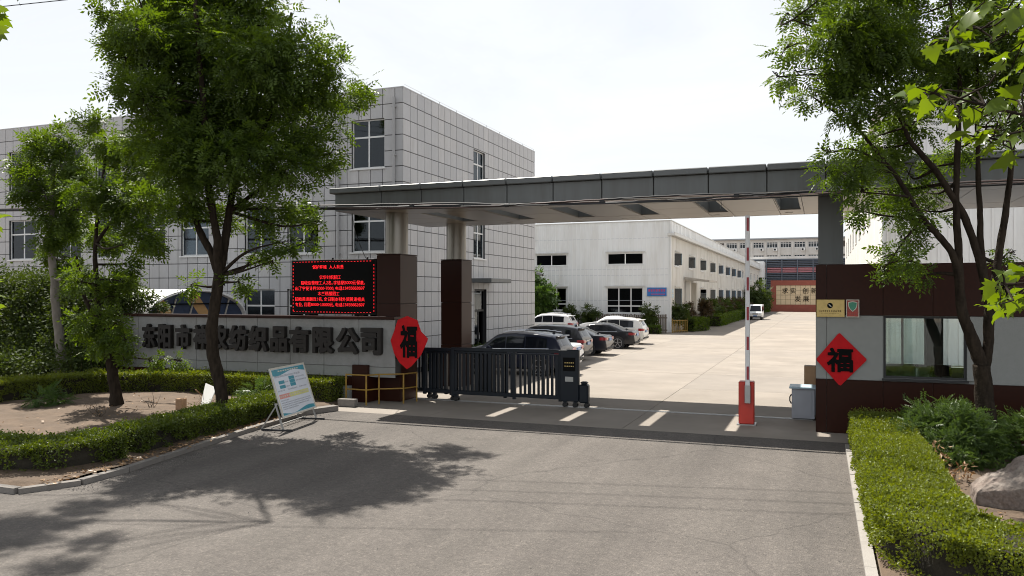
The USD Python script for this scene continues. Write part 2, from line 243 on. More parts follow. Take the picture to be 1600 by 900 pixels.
# ------------------------------------------------------------------ the ground
def sheet(name, poly, z, m, **kw):
    g = poly if hasattr(poly, 'area') else Polygon(poly); v, f = trimesh.creation.triangulate_polygon(g, engine='earcut')
    return put(name, (np.c_[v, np.full(len(v), z)], f), m, **kw)
gv = [(-700, -300), (700, -300), (700, 900), (-700, 900)]
sheet('ground', gv, -.03, M['earth'], kind='structure')
BEDL = Polygon([(-60, 9.05), (-11.9, 9.05), (-11.62, 9.4), (-11.7, 10.75), (-12.05, 12.67), (-12.5, 15.2), (-12.78, 17.6), (-12.8, 20.3), (-60, 20.3)])
BEDR = Polygon([(.62, 18.55), (.62, 8.6), (40, 8.6), (40, 18.9), (1.1, 18.9)])
KEEP = 18.45
road = sbox(-80, -60, 60, KEEP).difference(BEDL.buffer(.02)).difference(BEDR.buffer(.02)).union(sbox(-80, -60, 60, 8.0))
sheet('asphalt_road', road, 0., M['asphalt'], kind='structure')
yd = put('concrete_yard', MB().box(-40, 20, KEEP + .005, 200, -.25, -.012).mesh(), M['joint'], kind='structure')
rows = [KEEP + .01, 21.45, 21.62] + list(np.arange(27, 200, 5.2))
cols = [-40, -28, -20.3, -15.1, -9.6, -4.4, .6, 6.2, 12, 20]
for j in range(len(rows) - 1):
    for i in range(len(cols) - 1):
        if rows[j] == 21.45: continue                                   # the slot of the gate track
        d = R.uniform(-.002, .002)
        put('slab', MB().box(cols[i] + .007, cols[i+1] - .007, rows[j] + .007, rows[j+1] - .007, -.10, d).mesh(), R.choice([M['concrete'], M['concrete'], M['concrete2']]), yd)
tr = thing('gate_track', 'dark steel rail of the sliding gate sunk across the entrance', 'gate rail', (-5, 21.53, 0))
for y in (21.49, 21.58): put('rail', MB().box(-13, -.2, y - .018, y + .018, -.01, .012).mesh(), M['steeld'], tr)
def bed(name, poly, m, h, seed):
    minx, miny, maxx, maxy = poly.bounds; minx, maxx = max(minx, -40), min(maxx, 14)
    xs, ys = np.arange(minx, maxx, .22), np.arange(miny, maxy + .2, .22); X, Y = np.meshgrid(xs, ys)
    p = np.c_[X.ravel(), Y.ravel()]; d = shapely.distance(poly.exterior, shapely.points(p)); ins = shapely.contains_xy(poly, p[:, 0], p[:, 1])
    z = np.where(ins, .06 + np.minimum(d, .8) * .1, -.05) + (meshkit.fbm(np.c_[p * 2.2, np.zeros(len(p))], 4, seed) - .5) * h * np.clip(d * 2, 0, 1)
    n = len(xs); f = []
    for j in range(len(ys) - 1):
        a = np.arange(n - 1) + j * n; f.append(np.c_[a, a + 1, a + n + 1]); f.append(np.c_[a, a + n + 1, a + n])
    f = np.vstack(f); f = f[ins[f].any(1)]
    return put(name, (np.c_[p, z], f), m, smooth=True, kind='structure')
bed('planting_bed', BEDL, M['soil'], .16, 3); bed('planting_bed', BEDR, M['soil'], .16, 5)
def kerb(name, label, pts, w, h, m, step=1.0):
    k = thing(name, label, 'kerb', (pts[0][0], pts[0][1], 0)); L = shapely.LineString(pts); n = int(L.length / step)
    for i in range(n):
        a, b = [np.array(L.interpolate(t).coords[0]) for t in ((i * step) + .006, (i + 1) * step - .006)]
        d = (b - a) / np.linalg.norm(b - a); q = np.array([-d[1], d[0]]) * w / 2; hh = h + R.uniform(-.006, .006)
        put('kerb_stone', MB().hexa([(*(a - q), -.06), (*(b - q), -.06), (*(b + q), -.06), (*(a + q), -.06), (*(a - q), hh), (*(b - q), hh), (*(b + q), hh), (*(a + q), hh)]).mesh(), m, k)
kerb('kerb', 'low grey concrete kerb curving along the left hedge', [(-40, 8.98), (-11.95, 8.98), (-11.55, 9.4), (-11.63, 10.75), (-11.98, 12.67), (-12.42, 15.18), (-12.72, 17.6), (-12.74, 19.4)], .14, .09, M['kerb'])
kerb('kerb', 'white painted kerb beside the bright right hedge', [(.53, 6.0), (.53, 18.4)], .13, .06, M['kerbw'])
fl = MB()
for i in range(520):
    t = R.random()
    if i % 3: x, y, z = np.interp(t, [0, .2, .5, .8, 1], [-11.85, -11.95, -12.3, -12.7, -13]) + R.gauss(0, .13), 9.3 + 8.3 * t, .09
    elif i % 2: x, y, z = R.uniform(-20, -14), R.uniform(12, 18.5), .16
    else: x, y, z = R.gauss(1.9, .3), R.uniform(11.2, 16.5), .15
    a, s = R.uniform(0, 6.28), R.uniform(.025, .055); c, q = math.cos(a) * s, math.sin(a) * s
    fl.add([(x - c, y - q, z), (x + q * .5, y - c * .5, z + R.uniform(0, .03)), (x + c, y + q, z + R.uniform(0, .03)), (x - q * .5, y + c * .5, z)], [[0, 1, 2], [0, 2, 3]])
fl.build('fallen_leaves', M['leafd'], kind='stuff', label='dry brown fallen leaves along the left kerb and beds', cat='leaves')

gt = MB()
for i in range(1500):
    t = R.random()
    if i % 5: x, y = np.interp(t, [0, .2, .5, .8, 1], [-11.45, -11.5, -11.85, -12.3, -12.6]) + abs(R.gauss(0, .22)), 9.4 + 8.5 * t
    elif i % 2: x, y = .42 - abs(R.gauss(0, .12)), R.uniform(8.5, 18.2)
    else: x, y = R.uniform(-11, .3), R.uniform(8.6, 18)
    q = R.uniform(.004, .013); gt.add([(x - q, y, .001), (x + q * .6, y - q, .001), (x + q * .7, y + q * .8, .001), (x, y, q * 1.3)], [[0, 1, 3], [1, 2, 3], [2, 0, 3]])
gt.build('grit', M['kerb'], kind='stuff', label='scattered pale grit and small stones on the asphalt by the kerbs', cat='grit')
# ------------------------------------------------------------------ office building
def window(parent, axis, face, a0, a1, z0, z1, sign=-1, mull=1, transom=.36, depth=.10, fw=.055, fm=None, gm=None, sill=True, sub=True):
    """frame with mullions set back by depth into the opening; face = wall plane, sign = outward direction along the axis"""
    fm, gm = fm or M['upvc'], gm or M['glass']; o = face - sign * depth; lo, hi = min(o, o - sign * .06), max(o, o - sign * .06)
    mb = MB(); B = lambda p0, p1, q0, q1, l=lo, h=hi: wallbox(mb, axis, l, h, (p0, p1, q0, q1))
    e = .003
    B(a0 + e, a0 + fw, z0 + e, z1 - e); B(a1 - fw, a1 - e, z0 + e, z1 - e); B(a0 + fw, a1 - fw, z0 + e, z0 + fw); B(a0 + fw, a1 - fw, z1 - fw, z1 - e)
    zt = z1 - (z1 - z0) * transom if transom else None
    if zt: B(a0 + fw, a1 - fw, zt - fw * .6, zt + fw * .6, lo + .004, hi + .004)
    xs = [a0 + (a1 - a0) * (i + 1) / (mull + 1) for i in range(mull)]
    for x in xs: B(x - fw * .55, x + fw * .55, z0 + fw, z1 - fw, lo + .008, hi + .008)
    if sill: q0, q1 = sorted((face + sign * .05, face - sign * .06)); B(a0 - .06, a1 + .06, z0 - .06, z0 - .003, q0, q1)
    w = mb.build('window', fm, parent)
    edges = [a0] + xs + [a1]; bands = [(z0, zt), (zt, z1)] if zt else [(z0, z1)]; g = (lo + hi) / 2
    if not sub:
        mb2 = MB()
        for i in range(len(edges) - 1):
            for b in bands: wallbox(mb2, axis, g - .004, g + .004, (edges[i] + .02, edges[i+1] - .02, b[0] + .02, b[1] - .02))
        mb2.build('pane', gm, w); return w
    for i in range(len(edges) - 1):
        for b in bands:
            mb2 = MB(); t = R.uniform(-.003, .003); wallbox(mb2, axis, g - .004 + t, g + .004 + t, (edges[i] + .02, edges[i+1] - .02, b[0] + .02, b[1] - .02)); mb2.build('pane', gm, w)
    return w
OX, OY, OT = -15.2, 27.3, 11.28
off = thing('office_building', 'three storey office block clad in grey stone tiles behind the name wall', 'building', (OX, OY, 0))
fc = [(-17.54, -16.03), (-20.65, -19.12), (-22.83, -21.28), (-26.3, -24.75), (-28.7, -27.2), (-31.4, -29.8), (-33.9, -32.3), (-37.1, -35.25), (-40.6, -38.8)]
fz = [(8.19, 10.13), (4.86, 6.78), (1.45, 3.40)]
FH = [(a, b, c, d) for a, b in fc for c, d in fz]
SH = [(34.06, 35.43, 8.19, 10.0), (34.06, 35.43, 4.88, 6.76), (34.15, 35.62, 0.02, 3.42)]
XL, YB = -44.0, 42.64
b = MB()
for r in cut((XL, OX - .02, 0, OT), FH): wallbox(b, 'y', OY + .03, OY + .28, r)
for r in cut((OY + .30, YB - .02, 0, OT), SH): wallbox(b, 'x', OX - .28, OX - .03, r)
b.box(XL, OX - .3, YB - .25, YB - .02, 0, OT); b.box(XL, XL + .25, OY + .3, YB - .3, 0, OT)
b.build('wall', M['joint'], off)
b = MB().box(XL + .26, OX - .29, OY + .29, YB - .26, OT - .9, OT - .6)
for z in (3.95, 7.4): b.box(XL + .26, OX - .29, OY + .29, YB - .26, z, z + .25)
b.box(XL + .26, OX - .5, OY + 5, OY + 5.15, 0, OT - 1)
b.build('floor_slab', M['innerwall'], off)
b = MB().box(XL, OX + .006, OY - .006, OY + .25, OT - .012, OT + .03); b.box(OX - .27, OX + .006, OY + .253, YB, OT - .012, OT + .03); b.build('coping', M['tile3'], off)
tiles = []
zs = [OT - .615 * k for k in range(19)]; zs = [z for z in zs if z > -.3]
xs = [OX, OX - .36]
while xs[-1] > XL: xs.append(xs[-1] - .545)
for i in range(len(xs) - 1):
    for k in range(len(zs) - 1):
        for_ = cut((xs[i+1] + .015, xs[i] - .015, max(zs[k+1], 0) + .015, zs[k] - .015), FH)
        if for_: tiles.append(('y', for_))
ys = [OY]
while ys[-1] < YB - .1: ys.append(min(ys[-1] + .613, YB))
for i in range(len(ys) - 1):
    for k in range(len(zs) - 1):
        for_ = cut((ys[i] + .015, ys[i+1] - .015, max(zs[k+1], 0) + .015, zs[k] - .015), SH)
        if for_: tiles.append(('x', for_))
def tscore(t):
    ax, rs = t; a = sum((r[1] - r[0]) * (r[3] - r[2]) for r in rs); r = rs[0]; x, y = ((r[0] + r[1]) / 2, OY) if ax == 'y' else (OX, (r[0] + r[1]) / 2); z = (r[2] + r[3]) / 2
    zc = -ST * x + CT * y; n = abs(y if ax == 'y' else x) / zc; seen = z > 3 and not (ax == 'y' and (x < -25 or (x < -18.3 and z > 7)))
    return a * n / zc ** 2 * (1 if seen else .2)
tiles.sort(key=tscore, reverse=True); rest = MB()
for q, (ax, rs) in enumerate(tiles):
    t = R.uniform(-.004, .004); mb = MB() if q < 299 else rest
    for r in rs:
        if ax == 'y': mb.box(r[0], r[1], OY + t, OY + .029, r[2], r[3])
        else: mb.box(OX - .029, OX + t, r[0], r[1], r[2], r[3])
    if q < 299: put('wall_tile', mb.mesh(), R.choice([M['tile'], M['tile'], M['tile2'], M['tile3']]), off)
rest.build('wall_tile_field', M['tile'], off, kind='stuff')
for a, b_, c, d in FH: window(off, 'y', OY, a, b_, c, d, -1, sub=a > -23 or a < -34)
for s in SH[:2]: window(off, 'x', OX, *s, 1)
d = MB(); x = OX - .12
d.box(x - .06, x, 34.16, 34.24, .03, 3.41); d.box(x - .06, x, 35.53, 35.61, .03, 3.41); d.box(x - .06, x, 34.24, 35.53, 3.33, 3.41); d.box(x - .06, x, 34.24, 35.53, 2.35, 2.44); d.box(x - .055, x - .005, 34.85, 34.92, .03, 2.35)
dr = d.build('door', M['trim'], off); put('pane', MB().box(x - .034, x - .026, 34.25, 34.84, .1, 2.34).mesh(), M['glass'], dr); put('pane', MB().box(x - .034, x - .026, 34.25, 35.52, 2.45, 3.32).mesh(), M['glass'], dr)
put('handle', MB().bar((x + .03, 34.96, .95), (x + .03, 34.96, 1.35), .03).mesh(), M['chrome'], dr)
MB().bevel(OX + .003, OX + 1.1, 33.6, 36.1, 3.72, 3.92, .02).build('door_canopy', M['alu'], off)
for px in (-15.56, -18.12):
    b = MB().tube([(px, OY - .09, .1), (px, OY - .09, 10.9)], .055, 8)
    for z in np.arange(1, 11, 1.9): b.box(px - .08, px + .08, OY - .12, OY - .006, z, z + .05)
    b.build('downpipe', M['pipe'], off, 40)
rl = MB()
for y in np.arange(29, YB, 1.7): rl.bar((OX - .1, y, OT + .05), (OX - .1, y, OT + .17), .02)
rl.tube([(OX - .1, OY + .3, OT + .17), (OX - .1, YB, OT + .17)], .006, 5); rl.build('lightning_strip', M['steeld'], off)
sc = thing('security_camera', 'small grey security camera on a bracket at the far corner of the tiled block', 'camera', (OX, 42.3, 4.5))
MB().bar((OX + .01, 42.3, 4.5), (OX + .45, 42.3, 4.42), .05).build('bracket', M['steeld'], sc); MB().bar((OX + .3, 42.15, 4.36), (OX + .72, 41.85, 4.25), .13, .12).build('housing', M['pipe'], sc); MB().tube([(OX + .72, 41.85, 4.25), (OX + .76, 41.82, 4.24)], .045, 8).build('lens', M['black'], sc)

# ------------------------------------------------------------------ gate portal with its canopy and columns
P0, P1, CY0, CY1, CZ0, CZ1 = -13.36, 9.6, 19.9, 25.9, 5.63, 6.30
por = thing('gate_portal', 'long grey aluminium entrance canopy on steel columns spanning the gateway', 'gateway', (-6, 22.5, 0))
holes = [(-1.1 - 2.03 * i, -.56 - 2.03 * i) for i in range(6)]; HY0, HY1 = 21.3, 24.3
sl = Polygon([(P0 + .02, CY0 + .06), (P1, CY0 + .06), (P1, CY1 - .05), (P0 + .02, CY1 - .05)]).difference(unary_union([sbox(a - .03, HY0 - .03, b_ + .03, HY1 + .03) for a, b_ in holes]))
Mz = np.eye(4); Mz[2, 3] = CZ0 + .035; MB().poly(sl, CZ1 - CZ0 - .10, Mz).build('canopy_frame', M['soffitgap'], por)
jx = [-13.36, -11.79, -10.49, -9.18, -7.9, -6.59, -5.27, -3.93, -2.58, -1.21, .1, 1.45, 2.8, 4.15, 5.5, 6.85, 8.2, P1]
for i in range(len(jx) - 1):
    a, b_ = jx[i] + .012, jx[i+1] - .012; t = R.uniform(-.004, .004)
    MB().bevel(a, b_, CY0 + t, CY0 + .05, CZ0 + .0, CZ1 - .17, .006).build('fascia_panel', M['alu'], por)
    MB().bevel(a if i else a - .14, b_, CY0 - .10 + t, CY0 + .3, CZ1 - .163, CZ1, .02).build('cap_panel', M['alucap'], por)
    MB().bevel(a, b_, CY1 - .045, CY1, CZ0, CZ1 - .02, .006).build('fascia_panel', M['alu'], por)
for j in range(4):
    y0 = CY0 + .055 + j * 1.46; MB().bevel(P0, P0 + .018, y0 + .01, min(y0 + 1.45, CY1 - .05), CZ0, CZ1 - .17, .005).build('fascia_panel', M['alu'], por)
sx = [P0 + .02, -12.4, -11.26] + [-1.15 - 2.03 * i + o for i in range(5, -1, -1) for o in (.0, .68)][1:] + [.55, 1.9, 3.3, 4.7, 6.1, 7.5, P1]
sx = sorted(set(round(v, 3) for v in sx)); sy = [CY0 + .06, 21.25, 22.8, 24.35, CY1 - .05]
for i in range(len(sx) - 1):
    for j in range(4):
        rs = cut((sx[i] + .007, sx[i+1] - .007, sy[j] + .007, sy[j+1] - .007), [(a - .02, b_ + .02, HY0 - .02, HY1 + .02) for a, b_ in holes])
        if rs and sum((r[1]-r[0])*(r[3]-r[2]) for r in rs) > .02:
            mb = MB(); z = CZ0 + R.uniform(0, .004)
            for r in rs: mb.box(r[0], r[1], r[2], r[3], z, z + .025)
            mb.build('soffit_panel', M['soffit'], por)
for a, b_ in holes:
    mb = MB(); T = CZ1 - .05
    mb.box(a - .028, a, HY0 - .028, HY1 + .028, CZ0 + .027, T); mb.box(b_, b_ + .028, HY0 - .028, HY1 + .028, CZ0 + .027, T); mb.box(a, b_, HY0 - .028, HY0, CZ0 + .027, T); mb.box(a, b_, HY1, HY1 + .028, CZ0 + .027, T)
    mb.build('light_well', M['alu'], por)
for lx in (-9.9, -5.9, -3.0, -.9): MB().tube([(lx, 25.2, CZ0 - .012), (lx, 25.2, CZ0 + .02)], .11, 16).build('downlight', M['steeld'], por, 40)
for cx0, cx1, cy0, cy1 in ((-12.41, -11.62, 20.7, 21.75), (-12.28, -11.5, 24.75, 25.6)):
    base = put('column_base', MB().box(cx0 + .03, cx1 - .03, cy0 + .03, cy1 - .03, 0, 4.33).mesh(), M['soffitgap'], por)
    for z0, z1 in ((.0, 1.45), (1.45, 2.9), (2.9, 4.36)):
        g = R.choice([M['granite'], M['granite2']]); t = R.uniform(0, .004)
        put('granite_panel', MB().bevel(cx0 - t, cx1 + t, cy0 - t, cy0 + .028, z0 + .005, z1 - .005, .004).mesh(), g, base); put('granite_panel', MB().bevel(cx0 - t, cx1 + t, cy1 - .028, cy1 + t, z0 + .005, z1 - .005, .004).mesh(), g, base)
        put('granite_panel', MB().bevel(cx1 - .028, cx1 + t, cy0 + .03, cy1 - .03, z0 + .005, z1 - .005, .004).mesh(), g, base); put('granite_panel', MB().bevel(cx0 - t, cx0 + .028, cy0 + .03, cy1 - .03, z0 + .005, z1 - .005, .004).mesh(), g, base)
    put('granite_panel', MB().bevel(cx0 - .01, cx1 + .01, cy0 - .01, cy1 + .01, 4.362, 4.39, .005).mesh(), M['granite'], base)
    c = ((cx0 + cx1) / 2 + .04, (cy0 + cy1) / 2 - .1)
    MB().tube([(*c, 4.391), (*c, CZ0 - .001)], .345, 40).build('steel_column', M['steel'], por, 40)
MB().bevel(-.07, .51, 21.2, 22.0, 3.93, CZ0 - .002, .008).build('pillar', M['alu'], por)

# ------------------------------------------------------------------ guardhouse
gh = thing('guardhouse', 'gatehouse clad in dark red granite with a wide window and pale panels', 'gatehouse', (-.1, 19.7, 0))
GX0, GX1, GY0, GY1, GT = -.11, 9.4, 19.7, 24.6, 3.86
W = (1.31, 2.96, 1.30, 2.70)
b = MB()
for r in cut((GX0 + .03, GX1, 0, GT - .02), [W, (5.2, 7.0, 1.3, 2.7)]): wallbox(b, 'y', GY0 + .03, GY0 + .22, r)
b.box(GX0 + .03, GX0 + .2, GY0 + .22, GY1, 0, GT - .02)
for r in cut((GX0 + .2, GX1, 0, GT - .02), [(1.5, 2.7, 1.2, 2.6), (3.1, 4.4, 1.2, 2.6), (5, 6, 0, 2.2)]): wallbox(b, 'y', GY1 - .2, GY1, r)
b.box(GX1 - .2, GX1, GY0 + .22, GY1 - .2, 0, GT - .02); b.box(GX0 + .2, GX1 - .2, GY0 + .22, GY1 - .2, 2.95, 3.1)
b.build('wall', M['stonew'], gh)
MB().box(GX0 + .2, GX1 - .2, GY0 + .22, GY1 - .2, GT - .2, GT - .06).build('roof', M['farfr'], gh)
MB().box(GX0 + .205, GX0 + .22, GY0 + .23, GY1 - .21, .06, 2.94).box(4.6, 4.7, GY0 + .23, GY1 - .21, .06, 2.94).build('inner_lining', M['innerwhite'], gh)
MB().box(GX0 + .2, GX1 - .2, GY0 + .22, GY1 - .2, .004, .05).build('floor', M['concrete2'], gh)
px = [GX0, .12, 1.30, 2.30, 3.30, 4.30, 5.30, 6.30, 7.30, 8.30, GX1]
for i in range(len(px) - 1):
    a, c = px[i] + (.004 if i else 0), px[i+1] - .004
    for z0, z1, mm in ((0, 1.235, 'granite'), (1.235, 2.705, 'stonew'), (2.705, 3.88, 'granite2')):
        for r in cut((a, c, z0 + .004, z1 - .004), [W, (5.2, 7.0, 1.3, 2.7)]):
            if (r[1] - r[0]) < .03 or (r[3] - r[2]) < .1: continue
            t = R.uniform(0, .004) + (.012 if mm != 'stonew' else 0); MB().bevel(r[0], r[1], GY0 - t, GY0 + .029, r[2], r[3], .004).build('wall_panel', M[mm], gh)
for j in range(5):
    for z0, z1, mm in ((0, 1.235, 'granite'), (1.235, 2.705, 'stonew'), (2.705, 3.88, 'granite2')):
        MB().bevel(GX0 - .005, GX0 + .028, GY0 + .03 + j * .97 + .004, GY0 + .03 + (j + 1) * .97 - .004, z0 + .004, z1 - .004, .004).build('wall_panel', M[mm], gh)
b = MB(); a0, a1, z0, z1 = W; y = GY0 + .04
b.box(a0, a0 + .05, y, y + .08, z0, z1); b.box(a1 - .05, a1, y, y + .08, z0, z1); b.box(a0 + .05, a1 - .05, y, y + .08, z0, z0 + .05); b.box(a0 + .05, a1 - .05, y, y + .08, z1 - .05, z1)
w = b.build('window', M['trim'], gh); put('pane', MB().box(a0 + .04, a1 - .04, y + .03, y + .04, z0 + .04, z1 - .04).mesh(), M['glass2'], w)
MB().bevel(a0 - .03, a1 + .03, GY0 - .06, GY0 + .035, z0 - .05, z0 - .004, .006).build('window_sill', M['trim'], gh)
b = MB(); y = GY1 - .16; b.box(1.5, 1.56, y, y + .06, 1.2, 2.6); b.box(2.64, 2.7, y, y + .06, 1.2, 2.6); b.box(2.07, 2.13, y, y + .06, 1.2, 2.6); b.box(1.56, 2.64, y, y + .06, 1.2, 1.26); b.box(1.56, 2.64, y, y + .06, 2.54, 2.6)
w = b.build('window', M['upvc'], gh); put('pane', MB().box(1.52, 2.68, y + .025, y + .035, 1.22, 2.58).mesh(), M['glass2'], w)
t = thing('desk', 'desk inside the gatehouse seen through its wide window', 'desk', (2.2, 20.6, .05)); MB().bevel(1.4, 3.0, 20.25, 20.95, 1.18, 1.22, .006).build('desktop', M['boxgrey'], t)
for x in (1.45, 2.95):
    for y in (20.3, 20.9): MB().box(x - .025, x + .025, y - .025, y + .025, .05, 1.18).build('leg', M['steeld'], t)
t = thing('thermos', 'dark steel flask standing on the gatehouse desk', 'flask', (2.05, 20.45, 1.22)); MB().tube([(2.05, 20.45, 1.221), (2.05, 20.45, 1.46), (2.05, 20.45, 1.5)], [.055, .055, .04], 14).build('body', M['steeld'], t, 40); MB().tube([(2.05, 20.45, 1.501), (2.05, 20.45, 1.56)], .035, 12).build('lid', M['black'], t, 40)
t = thing('desk_monitor', 'black monitor on the gatehouse desk', 'monitor', (2.45, 20.5, 1.22)); MB().bevel(2.36, 2.78, 20.6, 20.63, 1.30, 1.56, .005).build('screen', M['black'], t); MB().bar((2.57, 20.62, 1.222), (2.57, 20.62, 1.34), .04).build('stand', M['trim'], t); MB().bevel(2.47, 2.67, 20.52, 20.7, 1.221, 1.235, .004).build('base', M['trim'], t)
# plaques and paper on the gatehouse
def disc(cx, cy, r, n=24): return Polygon([(cx + r * math.cos(a), cy + r * math.sin(a)) for a in np.linspace(0, 2 * math.pi, n, endpoint=False)])
t = thing('brass_plaque', 'yellow brass plaque with a round dark emblem on the gatehouse corner', 'plaque', (.2, 19.66, 2.86))
MB().bevel(-.10, .50, 19.655, 19.685, 2.665, 3.065, .006).build('plate', M['gold'], t)
mb = MB().poly(disc(.19, 2.93, .062), .006, front(0, 19.656, 0)); mb.build('emblem', M['ink'], t); MB().poly(Polygon([(.155, 2.95), (.175, 2.96), (.225, 2.91), (.205, 2.9)]), .004, front(0, 19.6495, 0)).build('emblem_stroke', M['steeld'], t)
mb = MB(); x = -.04
while x < .43:
    for q in range(3): mb.poly(sbox(x + R.uniform(0, .02), 2.785 + q * .014, x + R.uniform(.02, .032), 2.792 + q * .014), .004, front(0, 19.656, 0))
    mb.poly(sbox(x + .012, 2.782, x + .017, 2.826), .0045, front(0, 19.656, 0)); x += .04
for k in range(12): mb.poly(sbox(0 + k * .033, 2.752, .02 + k * .033 + R.uniform(0, .008), 2.758), .003, front(0, 19.656, 0))
mb.build('inscription', M['ink'], t)
t = thing('shield_plaque', 'small red plaque with a green shield beside the brass plaque', 'plaque', (.67, 19.66, 2.86))
MB().bevel(.535, .805, 19.655, 19.685, 2.665, 3.065, .006).build('plate', M['plaqr'], t)
fr = sbox(.535, 2.665, .805, 3.065).difference(sbox(.548, 2.678, .792, 3.052)); MB().poly(fr, .006, front(0, 19.656, 0)).build('border', M['pale'], t)
shd = Polygon([(.58, 3.0), (.625, 3.012), (.67, 3.018), (.715, 3.012), (.76, 3.0), (.755, 2.92), (.73, 2.86), (.67, 2.80), (.61, 2.86), (.585, 2.92)])
MB().poly(shd.buffer(.008), .004, front(0, 19.656, 0)).build('shield_rim', M['pale'], t); MB().poly(shd.buffer(-.006), .007, front(0, 19.656, 0)).build('shield', M['green'], t)
mb = MB()
for z in (2.765, 2.735, 2.705):
    for k in range(5): mb.poly(sbox(.575 + k * .04, z, .6 + k * .04, z + .012), .003, front(0, 19.656, 0))
mb.build('inscription', M['redb'], t)
def paper(name, label, cx, cz, y, outline, size, chz, mirror=1):
    t = thing(name, label, 'paper', (cx, y, cz)); g = Polygon(outline)
    v, f = trimesh.creation.triangulate_polygon(g.segmentize(.09), engine='earcut'); n2 = len(v)
    w = (meshkit.fbm(np.c_[v * 3.0, np.zeros(n2)], 3, 11) - .5) * .018
    V = np.vstack([np.c_[v[:, 0] + cx, y - .010 + w, v[:, 1] + cz], np.c_[v[:, 0] + cx, y - .004 + w, v[:, 1] + cz]])
    e = trimesh.Trimesh(np.c_[v, np.zeros(n2)], f, process=False); be = e.edges[trimesh.grouping.group_rows(e.edges_sorted, require_count=1)]
    F_ = np.vstack([f, f[:, ::-1] + n2, np.c_[be[:, 0], be[:, 0] + n2, be[:, 1]], np.c_[be[:, 1], be[:, 0] + n2, be[:, 1] + n2]])
    put('sheet', (V, F_), M['red'], t)
    c = affinity.scale(glyph('福', 3), size[0], size[1], origin=(0, 0))
    mb = MB().poly(c, .006, front(cx, y - .022, cz + chz)); mb.build('character', M['ink'], t)
paper('fortune_paper', 'red diamond paper with a black character on the gatehouse wall', .40, 1.70, 19.68, [(0, .60), (.03, .57), (.56, .02), (.55, -.02), (.02, -.60), (-.02, -.59), (-.49, -.05), (-.50, 0), (-.04, .58)], (.56, .56), -.02)
# ------------------------------------------------------------------ name wall
sw = thing('name_wall', 'long low grey stone name wall with raised dark lettering on a red granite base', 'sign wall', (-17, 20.3, 0))
WX0, WX1, WY = -22.6, -11.56, 20.3
MB().box(WX0 + .02, -12.47, WY + .03, WY + .42, 0, 2.49).build('wall_core', M['soffitgap'], sw)
MB().box(-12.46, WX1 - .02, WY + .03, WY + .36, .8, 2.49).build('wall_core', M['soffitgap'], sw)
for i in range(9):
    a = WX0 + i * (WX1 - WX0) / 9; c = a + (WX1 - WX0) / 9
    MB().bevel(a + .005, c - .005, WY + R.uniform(-.003, .003), WY + .029, 1.05, 2.44, .005).build('stone_panel', M['stone'], sw)
    MB().bevel(a + .005, c - .005, WY + R.uniform(-.003, .003), WY + .029, .745, 1.04, .005).build('stone_panel', M['stonew'], sw)
    MB().bevel(a + .004, c - .004, WY - .05, WY + .45, 2.445, 2.53, .008).build('coping', M['granite'], sw)
    if c < -12.4: MB().bevel(a + .004, c - .004, WY - .06, WY + .029, .0, .735, .008).build('granite_panel', M['granite2'], sw)
txt = '东阳市神农纺织品有限公司'; ux = [237.5, 262, 290, 317.5, 347, 376, 407, 440, 471, 508, 546, 583]; wpx = [26, 25, 27, 26, 30, 32, 33, 31, 35, 35, 37, 36]
for ch, u, wp in zip(txt, ux, wpx):
    k = ray(u); x = k[0] / k[1] * WY; zc = WY / k[1]; wd = wp * zc / F / .93
    g = affinity.scale(glyph(ch, 4), wd, .80, origin=(0, 0)); MB().poly(g, .15, front(x, WY - .006, 1.80)).build('letter', M['letter'], sw)
MB().bevel(-12.95, -12.42, WY - .12, WY + .46, 0, 1.1, .01).build('end_block', M['granite'], sw)
MB().bevel(-13.6, -12.96, WY - .25, WY - .07, 0, .48, .01).build('plinth', M['stonew'], sw)
paper('fortune_paper', 'red many-sided paper with a black character on the right end of the name wall', -11.09, 1.82, 20.27, [(-.36, .62), (-.05, .74), (.28, .62), (.40, .30), (.62, .10), (.60, .02), (.40, -.38), (.10, -.70), (-.06, -.80), (-.30, -.62), (-.48, -.36), (-.60, .02), (-.50, .25)], (.56, .95), .0)
MB().box(-11.7, -11.55, 20.31, 20.69, 1.3, 2.3).build('paper_backing', M['granite'], sw)
# LED screen
ld = thing('led_screen', 'black display board with red scrolling text above the name wall', 'display', (-14, 21, 2.6))
LX0, LX1, LZ0, LZ1, LY = -15.72, -12.62, 2.56, 4.27, 21.0
MB().bevel(LX0, LX1, LY, LY + .18, LZ0, LZ1, .012).build('frame', M['ledframe'], ld); MB().box(LX0 + .05, LX1 - .05, LY - .004, LY - .0005, LZ0 + .05, LZ1 - .05).build('panel', M['black'], ld)
for x in (-15.2, -13.2): MB().bar((x, LY + .1, 0), (x, LY + .1, LZ0), .1).build('post', M['ledframe'], ld)
lines = [(.905, .24, '保护环境   人人有责'), (.70, .33, '亿华针织招工'), (.59, .09, '招收后整理工人2名, 学徒期3000元保底,'), (.48, .015, '出了学徒计件5000-7000, 电话13455663697'), (.375, .31, '木兰绣服招工'), (.265, .015, '招收英语翻译1名, 全日制本科外贸英语相关'), (.155, .015, '专业, 月薪8000-10000元, 电话13455661697')]
f16 = ImageFont.truetype(FONT, 15); LW, LH = LX1 - LX0 - .2, LZ1 - LZ0 - .14; dot = LW / 322
